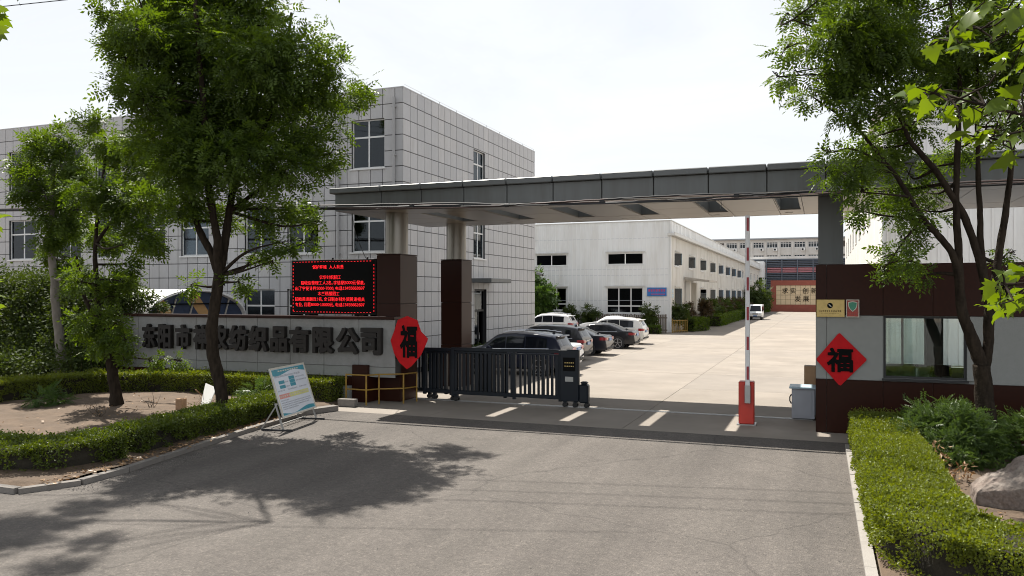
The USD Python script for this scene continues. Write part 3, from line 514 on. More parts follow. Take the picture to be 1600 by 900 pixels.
for fy, fx, s in lines:
    im = Image.new('L', (420, 20)); ImageDraw.Draw(im).text((0, 0), s, 255, f16); on = np.asarray(im) > 105; mb = MB()
    for r in range(20):
        q = np.diff(np.pad(on[r], 1).astype(np.int8)); 
        for a, c in zip(np.nonzero(q == 1)[0], np.nonzero(q == -1)[0]):
            x0 = LX0 + .1 + fx * LW + a * dot; x1 = min(x0 + (c - a) * dot * .92, LX1 - .07); z = LZ0 + .07 + fy * LH + (10 - r) * dot * .92
            if x0 < x1: mb.box(x0, x1, LY - .007, LY - .0045, z, z + dot * .8)
    mb.build('text_line', M['led'], ld)
mb = MB()
for i in range(26):
    x = LX0 + .09 + i * (LX1 - LX0 - .2) / 26; mb.box(x, x + .05, LY - .007, LY - .0045, LZ1 - .075, LZ1 - .063); mb.box(x, x + .05, LY - .007, LY - .0045, LZ0 + .063, LZ0 + .075)
for i in range(14):
    z = LZ0 + .09 + i * (LZ1 - LZ0 - .2) / 14; mb.box(LX0 + .065, LX0 + .077, LY - .007, LY - .0045, z, z + .05); mb.box(LX1 - .077, LX1 - .065, LY - .007, LY - .0045, z, z + .05)
mb.build('border_dashes', M['led'], ld)
for x in (-14.2, -12.95): MB().tube([(x, LY + .05, LZ1), (x, LY + .05, LZ1 + .05)], .03, 8).build('eye_bolt', M['ledframe'], ld)

# ------------------------------------------------------------------ sliding gate, barrier, boxes, rails, poster stand
sg = thing('sliding_gate', 'dark blue grey telescopic sliding gate half open across the entrance', 'gate', (-8.5, 21.6, 0))
def gate_leaf(x0, x1, y, h, bars, posts):
    f = MB(); f.bevel(x0, x1, y - .035, y + .035, h - .10, h, .008); f.bevel(x0, x1, y - .035, y + .035, .20, .31, .008); f.box(x0, x1, y - .02, y + .02, h - .16, h - .12)
    for p in posts: f.bevel(p - .05, p + .05, y - .038, y + .038, .14, h - .001, .008)
    fr_ = f.build('gate_leaf', M['gate'], sg)
    n = int((x1 - x0) / bars)
    for i in range(1, n):
        x = x0 + i * (x1 - x0) / n
        if min(abs(x - p) for p in posts) < .08: continue
        w = .036 if i % 3 else .05
        put('bar', MB().bevel(x - w, x + w, y - .022, y + .022, .311, h - .161, .006).mesh(), M['gate'], fr_)
gate_leaf(-10.32, -6.45, 21.50, 1.60, .137, [-10.27, -8.3, -6.9]); gate_leaf(-11.35, -8.6, 21.66, 1.56, .12, [-11.3, -10.4, -8.65]); gate_leaf(-12.9, -10.6, 21.82, 1.52, .12, [-11.9, -10.65])
MB().bevel(-6.9, -6.34, 21.43, 21.57, .16, 1.62, .02).build('head_panel', M['gate'], sg)
put('display', MB().bevel(-6.80, -6.44, 21.422, 21.428, 1.02, 1.40, .002).mesh(), M['black'], sg); put('nameplate', MB().bevel(-6.74, -6.5, 21.422, 21.428, .72, .86, .002).mesh(), M['steeld'], sg)
mb = MB()
for i, z in enumerate((1.24, 1.14)):
    for k in range(5): mb.box(-6.75 + k * .06, -6.72 + k * .06 + .01 * (k % 2), 21.4195, 21.4215, z, z + .03)
mb.build('display_dots', M['gold'], sg)
mo = MB().bevel(-6.33, -6.06, 21.38, 21.62, .14, .66, .04); mo.bevel(-6.3, -6.09, 21.4, 21.6, .66, .74, .05); mo.build('motor_box', M['gate'], sg)
for x, y in ((-11.2, 21.82), (-10.95, 21.66), (-10.3, 21.6), (-10.15, 21.5), (-6.75, 21.5), (-6.45, 21.5), (-6.12, 21.5)):
    w = MB().box(x - .05, x + .05, y - .05, y + .05, .1, .2).build('castor', M['gate'], sg)
    for s in (-.07, .07): put('wheel', MB().tube([(x, y + s - .022, .07), (x, y + s + .022, .07)], .066, 14).mesh(), M['rubber'], w, 40)
bg = thing('barrier_gate', 'red barrier cabinet with its striped arm raised upright', 'barrier', (-1.7, 20.2, 0))
MB().bevel(-1.88, -1.52, 20.05, 20.38, .03, 1.06, .02).build('cabinet', M['redb'], bg); MB().box(-1.92, -1.48, 20.01, 20.42, 0, .03).build('base', M['steeld'], bg)
MB().tube([(-1.66, 20.05, .86), (-1.66, 19.96, .86)], .06, 14).build('pivot', M['steeld'], bg, 40)
ax0, ax1 = -1.715, -1.605
ar = MB().bevel(ax0, ax1, 19.955, 20.0, .55, 5.10, .01).build('arm', M['whitem'], bg); put('clamp', MB().bevel(ax0 - .012, ax1 + .012, 19.94, 20.02, .55, .98, .008).mesh(), M['steeld'], ar)
for k in range(6):
    z = 1.12 + k * .72; put('stripe', MB().box(ax0 + .036, ax1 - .022, 19.9505, 19.9545, z, z + .32).mesh(), M['redd'], ar)
    put('stripe', MB().box(ax0 + .036, ax1 - .022, 20.0005, 20.0045, z, z + .32).mesh(), M['redd'], ar)
ub = thing('utility_box', 'light grey metal cabinet with pale blue lid against the gatehouse', 'cabinet', (-.4, 21.6, 0))
MB().bevel(-.70, -.15, 21.45, 22.0, .03, .78, .008).build('body', M['boxgrey'], ub); MB().bevel(-.76, -.12, 21.38, 22.06, .785, .84, .015).build('lid', M['boxblue'], ub); MB().box(-.66, -.19, 21.5, 21.95, 0, .03).build('foot', M['trim'], ub)
MB().bevel(-.63, -.22, 21.443, 21.449, .10, .70, .002).build('door', M['boxgrey'], ub); MB().tube([(-.71, 21.6, .38), (-.75, 21.6, .45), (-.75, 21.6, .55), (-.71, 21.6, .62)], .018, 6).build('handle', M['gate'], ub, 40)
cb = thing('cardboard_box', 'brown cardboard carton with pale tape behind the grey cabinet', 'box', (-.25, 22.6, 0)); MB().bevel(-.42, -.13, 22.4, 22.85, .75, 1.28, .008).build('carton', M['card'], cb); MB().box(-.423, -.127, 22.58, 22.68, 1.281, 1.284).build('tape', M['pale'], cb)
ct = thing('crate_stand', 'low grey stand under the cardboard carton', 'stand', (-.27, 22.6, 0)); MB().bevel(-.45, -.125, 22.35, 22.9, .0, .748, .01).build('body', M['boxgrey'], ct)
yr = thing('guard_rail', 'yellow painted tube rail around the first granite column base', 'railing', (-12, 20, 0))
pts = [gr(542, 633), gr(570, 634.5), gr(587, 628), gr(626, 630.5), gr(648, 625)]; pts[2] = np.array([-11.95, 20.05, 0]); pts = [np.array([p[0], p[1], 0]) for p in pts]
pts[0], pts[1] = np.array([-12.85, 19.72, 0]), np.array([-12.15, 19.68, 0]); pts[3] = np.array([-11.35, 20.42, 0]); pts[4] = np.array([-11.2, 20.95, 0])
for p in pts: MB().tube([p, p + [0, 0, .88]], .024, 10).build('post', M['yellow'], yr, 40)
for a, c in zip(pts, pts[1:]):
    for z in (.86, .44): MB().tube([a + [0, 0, z], c + [0, 0, z]], .02, 8).build('rail', M['yellow'], yr, 40)
kb = thing('loose_kerb_block', 'loose grey concrete block lying at the foot of the yellow rail', 'block', (-12.6, 19.3, 0)); MB().bevel(-12.8, -12.25, 19.2, 19.42, .005, .22, .015).build('block', M['kerb'], kb)
kb = thing('loose_kerb_slab', 'grey concrete slab lying flat behind the poster stand', 'block', (-12.5, 17.9, 0)); MB().hexa([(-13.0, 17.2, .005), (-12.75, 17.1, .005), (-12.3, 18.5, .005), (-12.55, 18.6, .005), (-13.0, 17.2, .14), (-12.75, 17.1, .14), (-12.3, 18.5, .14), (-12.55, 18.6, .14)]).build('slab', M['kerb'], kb)
# poster stand
ps = thing('poster_stand', 'leaning information board on a steel stand beside the left hedge', 'notice board', (-11.85, 16.1, 0))
BL, BR = np.array([-11.66, 15.28, .30]), np.array([-11.98, 17.02, .30]); e = (BR - BL) / np.linalg.norm(BR - BL); nrm = np.array([e[1], -e[0], 0]); nrm = nrm if nrm[0] > 0 else -nrm
upv = np.array([0, 0, 1.]) * .955 - nrm * .30; upv /= np.linalg.norm(upv); Lb, Hb = np.linalg.norm(BR - BL), 1.20; PM = frame(BL, e, upv)
if PM[:3, 2].dot(nrm) < 0: e = -e; PM = frame(BR, e, upv)
def pmb(poly, z, d): Q = PM.copy(); Q[:3, 3] = PM[:3, 3] + PM[:3, 2] * z; return MB().poly(poly, d, Q)
fl_ = lambda g: g                                                    # board coordinates: x along the board, y up it
pmb(sbox(0, 0, Lb, Hb), -.03, .025).build('backing_board', M['steeld'], ps)
pmb(sbox(0, 0, Lb, Hb).difference(sbox(.035, .035, Lb - .035, Hb - .035)), -.004, .018).build('frame', M['pale'], ps)
pn = pmb(sbox(.036, .036, Lb - .036, Hb - .036), -.0045, .006).build('poster', M['poster'], ps)
wv = [(x, Hb - .16 - .045 * math.sin(x / Lb * 6.5 + .6)) for x in np.linspace(.05, Lb - .05, 20)]; pmb(Polygon([(.05, Hb - .05)] + wv + [(Lb - .05, Hb - .05)]), .0018, .002).build('title_band', M['teal'], ps)
wv = [(x, .10 + .045 * math.sin(x / Lb * 6.5 + 2.6)) for x in np.linspace(.05, Lb - .05, 20)]; pmb(Polygon([(.05, .05)] + wv + [(Lb - .05, .05)]), .0018, .002).build('foot_band', M['teal'], ps)
for x, y in ((.26, .80), (.26, .69), (.80, .87), (.80, .785), (.80, .70)): pmb(sbox(x, y, x + .26, y + .055).buffer(.012), .0018, .002).build('pill', M['teal'], ps)
pmb(sbox(.10, .44, .62, .545), .0018, .002).build('warm_band', M['salmon'], ps); pmb(sbox(.622, .44, 1.62, .545), .0018, .002).build('lime_band', M['lime'], ps)
mb = MB()
def print_line(x0, x1, y, h):
    x = x0
    while x < x1:
        w = R.uniform(.5, 1.) * h * .85
        for q in range(2): mb.poly(sbox(x, y + q * h * .55, x + w, y + q * h * .55 + h * .32), .0016, PMz)
        if R.random() < .7: mb.poly(sbox(x + w * .4, y, x + w * .55, y + h), .0012, PMz)
        x += h * 1.12
PMz = PM.copy(); PMz[:3, 3] += PM[:3, 2] * .0018
for a in ((.12, 1.4, .955, .045), (.56, .72, .805, .03), (.56, .76, .695, .03), (1.12, 1.6, .875, .03), (1.12, 1.66, .79, .03), (.1, .45, .615, .032), (.6, 1.1, .615, .032), (1.2, 1.6, .62, .03), (.12, .5, .38, .028), (.12, 1.62, .325, .026), (.12, 1.64, .275, .026), (.12, 1.5, .225, .026), (.12, .9, .175, .026)): print_line(*a)
mb.build('print', M['grey'], ps)
mb = MB()
for k in range(14): mb.poly(sbox(.14 + k * .105, .475, .19 + k * .105, .515), .002, np.block([[PM[:3, :3], (PM[:3, 3] + PM[:3, 2] * .0040)[:, None]], [np.zeros((1, 3)), np.ones((1, 1))]]))
for k in range(9): mb.poly(sbox(.35 + k * .12, Hb - .115, .43 + k * .12, Hb - .085), .002, np.block([[PM[:3, :3], (PM[:3, 3] + PM[:3, 2] * .0040)[:, None]], [np.zeros((1, 3)), np.ones((1, 1))]]))
mb.build('band_print', M['pale'], ps)
for q in (BL, BR):
    fo = q * [1, 1, 0]; bk = fo - nrm * .55
    MB().bar(fo + [0, 0, .02], fo + upv * .62 + [0, 0, .05] - nrm * .02, .035).build('leg', M['steeld'], ps); MB().bar(fo + nrm * .22 + [0, 0, .025], bk + [0, 0, .025], .05, .04).build('foot', M['trim'], ps)
    MB().bar(bk + [0, 0, .045], q + upv * .35 - nrm * .05, .025).build('strut', M['steeld'], ps)
MB().bar(BL * [1, 1, 0] - nrm * .3 + [0, 0, .07], BR * [1, 1, 0] - nrm * .3 + [0, 0, .07], .025).build('cross_bar', M['steeld'], ps)
# small things in the left bed
st = thing('wooden_stump', 'short square brown wooden stump standing in the dry left bed', 'stump', (-16.2, 16.4, .1)); c = gr(283, 641, .1); MB().bevel(c[0] - .11, c[0] + .11, c[1] - .1, c[1] + .1, .05, .42, .015).build('stump', M['wood'], st)
wb = thing('white_board', 'white board leaning in the left bed beside the big tree trunk', 'board', (-15.6, 17.6, .1)); c0 = gr(314, 638, .12)
o = np.array([c0[0], c0[1], .16]); ex, ey = np.array([.62, -.45, 0.]), np.array([-.25, .5, .62]); MB().poly(Polygon([(0, 0), (.8, 0), (.8, .62), (-.5, .62)]), .02, frame(o, ex, ey)).build('board', M['white'], wb)
MB().bar(o + [-.3, .7, .0], o + [-.42, .25, .42], .03).build('prop', M['wood'], wb)

# ------------------------------------------------------------------ parked cars
SUV = dict(L=4.65, W=1.88, belt=1.02, zb=.24, wr=.36, prof=[(0,.62),(.012,.82),(.05,.95),(.20,1.04),(.265,1.10),(.33,1.34),(.40,1.57),(.46,1.65),(.60,1.69),(.78,1.66),(.90,1.58),(.93,1.52),(.975,1.15),(.99,1.0),(1,.70)], ws=(.275,.43), rg=(.932,.974), side=[(.335,.49),(.50,.665),(.675,.86)])
SEDAN = dict(L=4.8, W=1.84, belt=.96, zb=.20, wr=.335, prof=[(0,.56),(.012,.74),(.05,.86),(.22,.96),(.285,1.00),(.36,1.22),(.43,1.40),(.50,1.455),(.60,1.46),(.68,1.42),(.78,1.24),(.86,1.06),(.90,1.05),(.965,1.03),(.985,.95),(1,.62)], ws=(.295,.44), rg=(.70,.855), side=[(.355,.50),(.51,.665),(.675,.77)])
def car(name, label, spec, paintm, xr, yc, roof_rails=False, group='cars parked side by side in the yard', heading=1, scale=1.):
    L, W, belt, zb, wr = [spec[k] for k in ('L', 'W', 'belt', 'zb', 'wr')]; ps_, pz = zip(*spec['prof'])
    top = lambda s: float(np.interp(s, ps_, pz)); hw = lambda s: W / 2 * (1 - .10 * abs(2 * s - 1) ** 5 - .035 * max(0, abs(2 * s - 1) - .6) / .4)
    bz = lambda s: min(belt + .05 * s, top(s) - .02)
    def ring(s):
        w, t, b_ = hw(s), top(s), bz(s); wt = .955 * w - .23 * max(t - b_, 0) ** 1.0 * .95; lo = zb + (.10 if s < .02 or s > .985 else 0)
        return [(.78 * w, lo), (.96 * w, lo + .09), (w, lo + .30), (.992 * w, b_ - .10), (.955 * w, b_), (wt + .02, t - min(.10, .45 * (t - b_) + .01)), (wt - .03, t - min(.03, .2 * (t - b_) + .004)), (wt * .6, t + .012), (0, t + .02)]
    SS = sorted(set([0, .004, .012, .03] + list(np.linspace(.05, .97, 44)) + [.98, .99, 1.0] + [p[0] for p in spec['prof']])); V = []; n = 17
    for s in SS:
        r = ring(s); V += [((1 - s) * -L, -y, z) for y, z in r] + [((1 - s) * -L, y, z) for y, z in r[-2::-1]]
    f = []
    for i in range(len(SS) - 1):
        for j in range(n - 1): a = i * n + j; f += [(a, a + n, a + n + 1), (a, a + n + 1, a + 1)]
        f += [(i * n, i * n + n - 1, i * n + n), (i * n + n - 1, i * n + 2 * n - 1, i * n + n)]
    for e_, fl in ((0, 0), ((len(SS) - 1) * n, 1)):
        for j in range(1, n - 1): f.append((e_, e_ + j, e_ + j + 1) if not fl else (e_, e_ + j + 1, e_ + j))
    t = thing(name, label, 'car', (xr, yc, 0), group, 0 if heading == 1 else heading)
    P = lambda nm, m, mt, sm=40, par=None: put(nm, m.mesh() if isinstance(m, MB) else m, mt, par or t, sm, local=True)
    body = P('body', (np.array(V), np.array(f)), paintm)
    X = lambda s: (1 - s) * -L
    def sidept(s, q, sg, off=.008):
        r = ring(s); (y5, z5), (y6, z6) = r[4], r[5]; return (X(s), sg * (y5 + (y6 - y5) * q + off), z5 + (z6 - z5) * q)
    for sg in (-1, 1):
        for (a, c) in spec['side']:
            ss = np.linspace(a, c, 8); mb = MB(); v = []
            for s in ss: v += [sidept(s, .05, sg), sidept(s, .5, sg, .014), sidept(s, .90, sg)]
            ff = []
            for i in range(7):
                for j in range(2): p = i * 3 + j; ff += [(p, p + 3, p + 4), (p, p + 4, p + 1)]
            ff = np.array(ff); mb.add(v, ff if sg < 0 else ff[:, ::-1]); P('side_window', mb, M['carglass'])
        mb = MB().tube([sidept(s, .0, sg, .01) for s in np.linspace(spec['side'][0][0] - .03, spec['side'][-1][1] + .02, 12)], .012, 5); P('window_trim', mb, M['chrome'])
        for k in (0, 1): s = spec['side'][k][1] - .03; w = hw(s); P('door_handle', MB().bevel(X(s) - .1, X(s) + .1, min(sg * (w - .01), sg * (w + .025)), max(sg * (w - .01), sg * (w + .025)), belt - .17, belt - .135, .008), M['chrome'])
        s = spec['side'][0][0] + .02; y = sg * (hw(s) + .10); P('mirror', MB().bevel(X(s) - .09, X(s) + .09, y - .10, y + .10, belt + .0, belt + .15, .04), paintm)
        # lamps
        pts = []
        for s in (.93, .965, .99): pts += [(X(s), sg * (hw(s) + .006), belt - .16), (X(s), sg * (hw(s) + .004), belt - .01)]
        pts += [(.012, sg * hw(1) * .55, belt - .16), (.006, sg * hw(1) * .55, belt - .04), (.012, sg * hw(1) * .9, belt - .16), (.004, sg * hw(1) * .9, belt - .03)]
        h_ = trimesh.Trimesh(pts).convex_hull; P('tail_light', (h_.vertices, h_.faces), M['lamp'], False)
        pts = []
        for s in (.015, .05, .10): pts += [(X(s), sg * (hw(s) + .004), belt - .28), (X(s), sg * (hw(s) + .002), belt - .14)]
        pts += [(-L - .004, sg * hw(0) * .55, belt - .27), (-L + .004, sg * hw(0) * .6, belt - .17)]
        h_ = trimesh.Trimesh(pts).convex_hull; P('headlight', (h_.vertices, h_.faces), M['lampw'], False)
        for s in (.185, .80):
            y = sg * (W / 2 - .03); arch = P('wheel_arch', MB().tube([(X(s), y - sg * .2, wr), (X(s), y + sg * .036, wr)], wr + .055, 24), M['trim'])
            wh = P('wheel', MB().tube([(X(s), y - sg * .16, wr), (X(s), y + sg * .02, wr), (X(s), y + sg * .045, wr)], [wr, wr, wr - .03], 28), M['rubber'])
            rm = MB()
            for k in range(5):
                a = k * 2 * math.pi / 5 + .3; rm.bar((X(s), y + sg * .05, wr), (X(s) + math.cos(a) * (wr - .09), y + sg * .05, wr + math.sin(a) * (wr - .09)), .055, .03)
            rm.tube([(X(s) + math.cos(a) * (wr - .085), y + sg * .047, wr + math.sin(a) * (wr - .085)) for a in np.linspace(0, 2 * math.pi, 25)], .018, 5, False); P('rim', rm, M['rim'], 40, wh)
        if roof_rails:
            P('roof_rail', MB().tube([(X(s), sg * (hw(s) * .955 - .27 * (top(s) - bz(s)) + .03), top(s) + .055) for s in np.linspace(.47, .88, 8)], .016, 6), M['chrome'])
    def strip(nm, a, c, q, mt):
        ss = np.linspace(a, c, 8); v, ff = [], []
        for s in ss:
            r = ring(s); yy = r[6][0] * q
            v += [(X(s), y * yy, r[8][1] + .008 - abs(y) ** 2 * (r[8][1] - r[6][1]) * .9) for y in (-1, -.5, 0, .5, 1)]
        for i in range(7):
            for j in range(4): p = i * 5 + j; ff += [(p, p + 5, p + 6), (p, p + 6, p + 1)]
        P(nm, (np.array(v), np.array(ff)), mt)
    strip('windscreen', *spec['ws'], .95, M['carglass']); strip('rear_window', *spec['rg'], .92, M['carglass'])
    z = belt - .27 if spec is SUV else belt - .2
    pl = P('number_plate', MB().bevel(.012, .03, -.24, .24, z, z + .14, .005), M['plate'], False); mb = MB()
    for k in range(6): mb.box(.0305, .033, -.18 + k * .062, -.15 + k * .062, z + .04, z + .10)
    P('plate_print', mb, M['platew'], False, pl)
    P('rear_bumper_trim', MB().bevel(-.10, .022, -hw(1) * .9, hw(1) * .9, zb + .10, zb + .24, .03), M['trim']); P('tail_bar', MB().bevel(-.02, .018, -hw(1) * .5, hw(1) * .5, belt - .075, belt - .05, .006), M['chrome'], False)
    P('grille', MB().bevel(-L - .01, -L + .06, -.5, .5, .42, .66, .03), M['trim'])
    if spec is SUV: P('rear_spoiler', MB().bevel(X(.945) - .12, X(.945) + .10, -hw(.9) * .66, hw(.9) * .66, top(.92) - .03, top(.92) + .02, .02), paintm)
    P('roof_aerial', MB().hexa([(X(.86) - .08, -.012, top(.86)), (X(.86) + .08, -.012, top(.86)), (X(.86) + .08, .012, top(.86)), (X(.86) - .08, .012, top(.86)), (X(.86) + .02, -.006, top(.86) + .1), (X(.86) + .06, -.006, top(.86) + .1), (X(.86) + .06, .006, top(.86) + .1), (X(.86) + .02, .006, top(.86) + .1)]), M['trim'], False)
    return t
pn_, pb, pb2, pw, pw2, ps2 = paint('paint_navy', (.005, .008, .020)), paint('paint_black', (.008, .008, .010)), paint('paint_black_b', (.010, .011, .016)), paint('paint_white', (.72, .72, .72)), paint('paint_white_b', (.66, .67, .68)), paint('paint_pearl', (.70, .69, .65))
car('parked_car', 'dark navy estate car with roof rails closest behind the sliding gate', SUV, pn_, -9.25, 29.95, True)
car('parked_car', 'white saloon car between the navy estate and the black off-roader', SEDAN, pw, -9.75, 33.0)
car('parked_car', 'black off-roader with chrome window line next to the white saloon', SUV, pb, -10.45, 37.0)
car('parked_car', 'black saloon half hidden behind the black off-roader', SEDAN, pb2, -10.3, 40.6)
car('parked_car', 'black saloon with curved roof in front of the pearl white crossover', SEDAN, pb, -10.05, 46.1)
car('parked_car', 'pearl white crossover behind the last black saloon', SUV, ps2, -10.4, 50.3)
car('parked_car', 'white saloon parked last, close to the brown fence', SEDAN, pw2, -13.0, 61.0)
car('parked_car', 'white estate car beyond the corner of the tiled office block', SUV, pw, -17.3, 57.6, True)
# white van
vn = thing('white_van', 'small white van parked by the hedge facing the gate', 'van', (-7.5, 101, 0))
x0, x1, y0, y1 = -8.25, -6.75, 101.0, 105.0
pr = [(0, .35), (0, .85), (.35, 1.0), (.95, 1.72), (1.3, 1.86), (3.9, 1.88), (4.0, 1.5), (4.0, .35)]
Q = np.eye(4); Q[:3, :3] = np.array([[0, 0, 1], [1, 0, 0], [0, 1, 0]]); Q[:3, 3] = (x0, y0, 0)
MB().poly(Polygon(pr).buffer(-.06).buffer(.06), x1 - x0, Q).build('body', pw, vn, 30)
def sl_(q): return np.interp(q, [0, 1], [.40, .92]), np.interp(q, [0, 1], [1.055, 1.685])
a, c = sl_(0), sl_(1); MB().add([(x0 + .1, y0 + a[0] - .012, a[1] + .01), (x1 - .1, y0 + a[0] - .012, a[1] + .01), (x1 - .18, y0 + c[0] - .012, c[1] + .01), (x0 + .18, y0 + c[0] - .012, c[1] + .01)], [[0, 1, 2], [0, 2, 3]]).build('windscreen', M['carglass'], vn)
for X_, sg in ((x1, 1), (x0, -1)):
    for a, c in ((.75, 1.5), (1.6, 2.6), (2.7, 3.8)): MB().box(*sorted((X_, X_ + sg * .008)), y0 + a, y0 + c, 1.12, 1.62).build('side_window', M['carglass'], vn)
    MB().bevel(X_ - .13 * (sg > 0) - .1 * (sg < 0) + .0, X_ + .13 * (sg > 0) + .1 * (sg < 0), y0 + .66, y0 + .78, 1.05, 1.28, .03).build('mirror', M['trim'], vn)
    MB().bevel(*sorted((X_ - sg * .4, X_ - sg * .06)), y0 - .012, y0 + .05, .68, .86, .02).build('headlight', M['lampw'], vn)
    for q in (.75, 3.2): w = MB().tube([(X_ - sg * .2, y0 + q, .3), (X_ + sg * .01, y0 + q, .3)], .3, 20).build('wheel', M['rubber'], vn, 40); put('rim', MB().tube([(X_ + sg * .011, y0 + q, .3), (X_ + sg * .02, y0 + q, .3)], .17, 14).mesh(), M['rim'], w, 40)
MB().bevel(x0 + .42, x1 - .42, y0 - .012, y0 + .02, .68, .80, .01).build('grille', M['trim'], vn); MB().bevel(-7.72, -7.28, y0 - .02, y0, .46, .58, .004).build('number_plate', M['plate'], vn); MB().bevel(x0 + .02, x1 - .02, y0 - .03, y0 + .1, .33, .46, .02).build('bumper', M['trim'], vn)

# ------------------------------------------------------------------ factory and the buildings beyond
FX, FY = -11.62, 66.0
fa = thing('factory_hall', 'long two storey white ribbed metal factory hall beyond the parked cars', 'factory', (FX, FY, 0))
ff1 = [(-23.45, -20.57, 5.62, 6.64), (-17.0, -13.87, 5.65, 6.66), (-23.45, -20.6, 1.75, 3.75), (-17.05, -13.9, 1.55, 3.75), (-30, -27, 5.62, 6.64), (-30, -27, 1.6, 3.75)]
wy = [67.9 + 7.75 * i for i in range(13)]
fs1 = [(y, y + 2.6, 5.55, 6.75) for y in wy]; fs2 = [(y, y + 2.5, 1.4, 3.75) for y in wy if abs(y - 75.65) > 1 and abs(y - 145.4) > 1]; doors = [(74.2, 76.9, .02, 3.2), (144.6, 147.6, .02, 3.2)]
fs1[:] = [f_ for f_ in fs1]; FEND = 166.0
b = MB()
for r in cut((-48, FX - .02, 0, 9.24), ff1): wallbox(b, 'y', FY, FY + .2, r)
xr_ = np.arange(FX - .12, -34, -.38)
for x in xr_:
    for r in cut((x - .05, x + .03, 0.02, 9.22), inflate(ff1, .10)): wallbox(b, 'y', FY - .045, FY, r)
b.build('front_wall', M['clad'], fa)
b = MB()
for r in cut((FY + .2, FEND, 0, 8.0), fs1 + fs2 + doors): wallbox(b, 'x', FX - .2, FX, r)
for y in np.arange(FY + .35, FEND, .6):
    for r in cut((y - .05, y + .05, .02, 7.98), inflate(fs1 + fs2 + doors, .1)): wallbox(b, 'x', FX, FX + .04, r)
b.build('side_wall', M['clad2'], fa)
b = MB().box(FX - .22, FX + .05, FY + .2, FEND, 8.25, 9.24)
for y in np.arange(FY + .3, FEND, .75): b.box(FX + .05, FX + .085, y - .04, y + .04, 8.27, 9.2)
b.build('parapet', M['clad'], fa); MB().box(-48, FX - .25, FY + .2, FEND, 8.0, 8.2).build('roof', M['farfr'], fa)
b = MB().box(FX - .22, FX + .42, FY - .25, FEND, 8.02, 8.22); b.box(FX + .34, FX + .42, FY - .25, FEND, 8.222, 8.30); b.build('gutter', M['gutter'], fa)
MB().box(-48, FX + .1, FY - .06, FY + .2, 9.243, 9.32).build('front_coping', M['gutter'], fa); MB().box(FX - .25, FX + .12, FY + .2, FEND, 9.243, 9.31).build('side_coping', M['gutter'], fa); MB().box(FX - .02, FX + .06, FY - .06, FY + .1, 0, 9.24).build('corner_trim', M['clad'], fa)
b = MB()
for z in (4.75, 7.85, 5.25, 2.6): b.box(-34, FX - .1, FY - .012, FY - .0, z, z + .03)
b.build('sheet_lap', M['cladg'], fa)
b = MB().box(-47.9, FX - .22, FY + 6, FY + 6.1, 0, 8).box(-47.9, FX - .22, FY + .25, FY + 6, 4.4, 4.6).box(FX - 5.1, FX - 5, FY + 6.1, FEND, 0, 7.9).box(FX - 5, FX - .22, FY + 6.1, FEND, 4.4, 4.6); b.box(-47.9, FX - .22, FY + 6.2, FEND, -.02, .02); b.build('inner_wall', M['innerwall'], fa)
for a, c, z0, z1 in ff1:
    up = z0 > 4; w = window(fa, 'y', FY, a, c, z0, z1, -1, mull=1 if up else 2, transom=None if up else .72, depth=.04, fw=.09)
    put('window_hood', MB().box(a - .15, c + .15, FY - .16, FY - .046, z1 + .05, z1 + .11).mesh(), M['gutter'], w)
for a, c, z0, z1 in fs1 + fs2:
    w = window(fa, 'x', FX, a, c, z0, z1, 1, mull=1, transom=None, depth=.03, fw=.10, sub=a < 100)
    if a < 125: put('open_sash', MB().hexa([(FX + .03, a + .1, z0 + .1), (FX + .5, a + .1 + .75, z0 + .1), (FX + .5, a + .13 + .75, z0 + .1), (FX + .03, a + .13, z0 + .1), (FX + .03, a + .1, z1 - .1), (FX + .5, a + .85, z1 - .1), (FX + .5, a + .88, z1 - .1), (FX + .03, a + .13, z1 - .1)]).mesh(), M['glass'], w)
    put('window_hood', MB().box(FX + .05, FX + .16, a - .12, c + .12, z1 + .05, z1 + .11).mesh(), M['gutter'], w)
for (a, c, z0, z1) in doors:
    dr = MB().box(FX - .12, FX - .06, a + .05, a + .18, .02, z1 - .02).box(FX - .12, FX - .06, c - .18, c - .05, .02, z1 - .02).box(FX - .12, FX - .06, a + .18, c - .18, z1 - .9, z1 - .75).build('door', M['trim'], fa)
    put('pane', MB().box(FX - .1, FX - .09, a + .18, c - .18, z1 - .75, z1 - .05).mesh(), M['glass'], dr)
    MB().hexa([(FX + .1, a - 1.6, 4.45), (FX + 2.3, a - 1.6, 4.25), (FX + 2.3, c + 1.6, 4.25), (FX + .1, c + 1.6, 4.45), (FX + .1, a - 1.6, 4.72), (FX + 2.3, a - 1.6, 4.42), (FX + 2.3, c + 1.6, 4.42), (FX + .1, c + 1.6, 4.72)]).build('door_canopy', M['rust'], fa)
    for y in (a - .6, c + .6): MB().box(FX + .06, FX + .5, y - .28, y + .28, 0, 4.24).build('door_pier', M['clad2'], fa)
b = MB().box(-11.0, -10.8, FEND + .01, 190, 0, 6.5).build('annex_wall', M['cladg'], fa); b = MB().box(-14, -10.75, FEND + .01, 190, 6.5, 9.7)
b.build('annex_parapet', M['clad'], fa)
bs = thing('blue_sign', 'blue sign with red lettering near the factory corner', 'sign', (-13, 65.9, 3.2)); MB().bevel(-13.55, -11.93, FY - .10, FY - .047, 3.0, 3.72, .01).build('board', M['bluesign'], bs)
mb = MB()
for k in range(7):
    x = -13.45 + k * .21
    for q in range(3): mb.box(x, x + .15, FY - .108, FY - .1005, 3.40 + q * .07, 3.435 + q * .07)
    mb.box(x + .05, x + .085, FY - .107, FY - .1007, 3.38, 3.60)
for k in range(9): mb.box(-13.2 + k * .13, -13.11 + k * .13, FY - .107, FY - .1007, 3.12 + .02 * (k % 2), 3.20)
mb.build('lettering', M['signred'], bs)
